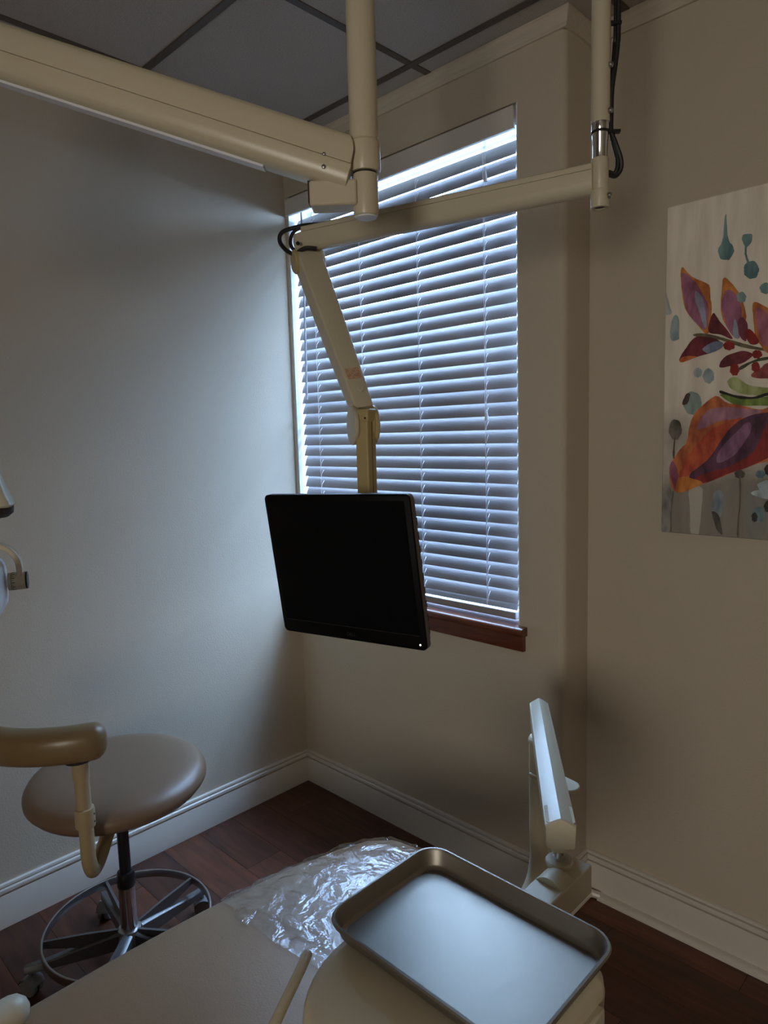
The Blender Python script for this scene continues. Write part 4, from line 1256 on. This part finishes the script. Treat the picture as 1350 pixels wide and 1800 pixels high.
# foot ring
rg = MB()
rings = []
for k in range(64):
    a = 2 * math.pi * k / 64
    d = V((math.cos(a), math.sin(a), 0))
    rings.append([V(hb_(0)) + d * (0.2345 + p[0]) + Z * (0.140 + p[1]) for p in rrect(0.007, 0.026, 0.003, 2)])
rings.append(rings[0])
rg.loft(rings, cap=False).build('foot_ring', STEEL, st, angle=40)
# J-shaped tube and the arm pad
tp = V((-1.672, 0.612, 0))
jt = catmull([(-1.80, 0.742, 0.535), (-1.780, 0.722, 0.532), (-1.752, 0.692, 0.515), (-1.728, 0.664, 0.487), (-1.702, 0.636, 0.474), (-1.680, 0.620, 0.492), (-1.672, 0.612, 0.53), (-1.672, 0.612, 0.58), (-1.674, 0.612, 0.68), (-1.676, 0.612, 0.79)], 6)
MB().tube(jt, 0.0178, 18).build('support_tube', TUBEB, st, angle=60)
MB().lathe((-1.6735, 0.612, 0), [(0.0180, 0.612), (0.0232, 0.614), (0.0238, 0.618), (0.0238, 0.656), (0.0228, 0.662), (0.0185, 0.663)], n=28).build('clamp_collar', TUBEB, st)
for zz in (0.626, 0.646):
    MB().lathe(V((-1.6735, 0.612, zz)) + cr * 0.0232, [(0.0028, 0), (0.0028, 0.001), (0.0002, 0.0012)], axis=cr, n=10).build('set_screw', BLACK, st)
MB().lathe((-1.676, 0.612, 0), [(0.0180, 0.738), (0.0198, 0.739), (0.0204, 0.800)], n=24).build('tube_sleeve', TUBEB, st)
# pad: an arc around the seat
pc = V((HB.x - 0.02, HB.y - 0.02, 0))
prad = ((tp.x - pc.x) ** 2 + (tp.y - pc.y) ** 2) ** 0.5
pa0 = math.degrees(math.atan2(tp.y - pc.y, tp.x - pc.x))
rings = []
NP = 30
for k in range(NP + 1):
    t = 0.5 - 0.5 * math.cos(math.pi * k / NP)
    an = R(pa0 + 13 - 88 * t)
    rr_ = prad + 0.030 * t
    c = V((pc.x + rr_ * math.cos(an), pc.y + rr_ * math.sin(an), 0.833 - 0.030 * t * t))
    d = V((math.cos(an), math.sin(an), 0))
    e = min(t, 1 - t) / 0.07
    f = math.sqrt(max(0.02, 1 - (1 - e) ** 2)) if e < 1 else 1.0
    ring = []
    for j in range(24):
        a = 2 * math.pi * j / 24
        cx_ = math.copysign(abs(math.cos(a)) ** 0.75, math.cos(a)) * 0.040 * f
        cz_ = math.copysign(abs(math.sin(a)) ** 0.75, math.sin(a)) * 0.044 * (0.25 + 0.75 * f)
        ring.append(c + d * cx_ + Z * cz_)
    rings.append(ring)
MB().loft(rings).build('arm_pad', PADV, st, angle=60)
pl = V((-1.680, 0.610, 0.786))
MB().lathe(pl, [(0.034, 0), (0.034, 0.006)], n=20).build('pad_plate', DKMETAL, st)

# ------------------------------------------------------------------ x-ray head at the left edge of the view
AX = V((-1.439, 0.395, 0))
xcr = V((0.41, 0.912, 0)).normalized()      # axis of the yoke
xtow = V((0.912, -0.41, 0)).normalized()
xr = thing('xray_tubehead', (AX.x, AX.y, 1.30), 'cream x-ray head with a looped yoke and dial at the left edge', 'x-ray head')
cone = []
for z_, w, dpt in ((1.448, 0.043, 0.040), (1.452, 0.046, 0.043), (1.475, 0.036, 0.036), (1.52, 0.024, 0.026), (1.60, 0.018, 0.022)):
    cone.append([V((AX.x, AX.y, z_)) + xcr * (p[0]) + xtow * (p[1]) for p in rrect(w * 2, dpt * 2, 0.012, 4)])
MB().loft(cone).build('arm_end_cover', CREAM, xr, angle=50)
MB().lathe((AX.x, AX.y, 0), [(0.034, 1.428), (0.044, 1.436), (0.0455, 1.4475), (0.030, 1.448)], n=32).build('swivel_skirt', mat('dark_brown_rubber', s2l(58, 46, 36), 0.6), xr)
MB().lathe((AX.x, AX.y, 0), [(0.014, 1.372), (0.014, 1.432)], n=20).build('swivel_stem', CREAM, xr)
yp = []
for k in range(17):
    a = R(180 * k / 16)
    yp.append((0.0455 * math.cos(a), 1.330 + 0.0455 * math.sin(a)))
yp = [(0.0455, 1.300)] + yp + [(-0.0455, 1.300)]
rings = []
for i, p in enumerate(yp):
    nx = V((p[0], 0, p[1] - 1.330)) if 0 < i < len(yp) - 1 else V((p[0], 0, 0))
    nx.normalize()
    c = V((AX.x, AX.y, p[1])) + xcr * p[0]
    on = xcr * nx.x + Z * nx.z
    rings.append([c + on * q[0] + xtow * q[1] for q in rrect(0.011, 0.026, 0.003, 3)])
MB().loft(rings).build('yoke', CREAM, xr, angle=50)
for s_ in (1, -1):
    kc = V((AX.x, AX.y, 1.302)) + xcr * (s_ * 0.024)
    kn = MB().lathe(kc, [(0.0165, 0), (0.0170, 0.003), (0.0170, 0.0295), (0.0160, 0.031), (0.001, 0.031)], axis=xcr * s_, n=32).build('angle_dial', CREAM, xr)
    MB().lathe(kc + xcr * (s_ * 0.031), [(0.0165, -0.0008), (0.0165, 0.0025), (0.001, 0.0028)], axis=xcr * s_, n=32).build('dial_cap', BLACK, kn)
    MB().lathe(kc, [(0.01715, 0.0062), (0.01715, 0.0072)], axis=xcr * s_, n=32, cap=False).build('dial_line', BLACK, kn)
    for q in range(24):
        an = 2 * math.pi * q / 24
        rd = xtow * math.cos(an) + Z * math.sin(an)
        tg = -xtow * math.sin(an) + Z * math.cos(an)
        ln = 0.0050 if q % 2 == 0 else 0.0025
        MB().obox(kc + rd * 0.0171 + xcr * (s_ * (0.0080 + ln / 2)), xcr, tg, rd, ln, 0.0013 if q % 2 == 0 else 0.0008, 0.0005).build('tick_mark', BLACK, kn, angle=0)
tbh = []
for d_, w, h in ((-0.030, 0.030, 0.056), (-0.020, 0.036, 0.066), (0.09, 0.038, 0.068), (0.115, 0.030, 0.058)):
    tbh.append([V((AX.x, AX.y, 1.298)) + xtow * d_ + xcr * p[0] * 0.56 + Z * p[1] for p in rrect(w * 2, h * 1.55, 0.026, 3)])
MB().loft(tbh).build('tubehead', XRAYW, xr, angle=30)
MB().lathe(V((AX.x, AX.y, 1.298)) + xtow * 0.060 - xcr * 0.015, [(0.024, 0), (0.024, 0.10), (0.026, 0.10), (0.026, 0.18), (0.022, 0.18)], axis=(-xcr + V((0, 0, -0.5))), n=24).build('aiming_cone', CREAM, xr)
# arm running back up and to the wall bracket, outside the photograph
MB().tube(catmull([(AX.x, AX.y, 1.59), (AX.x - 0.02, AX.y - 0.03, 1.63), (AX.x - 0.12, AX.y - 0.16, 1.66), (-2.0, -0.33, 1.62), (-2.30, -0.55, 1.60)], 6), 0.022, 16).build('swing_arm', CREAM, xr)
MB().box((XL + 0.001, -0.68, 1.42), (XL + 0.075, -0.44, 1.78)).build('wall_bracket', CREAM, xr, bevel=0.01)
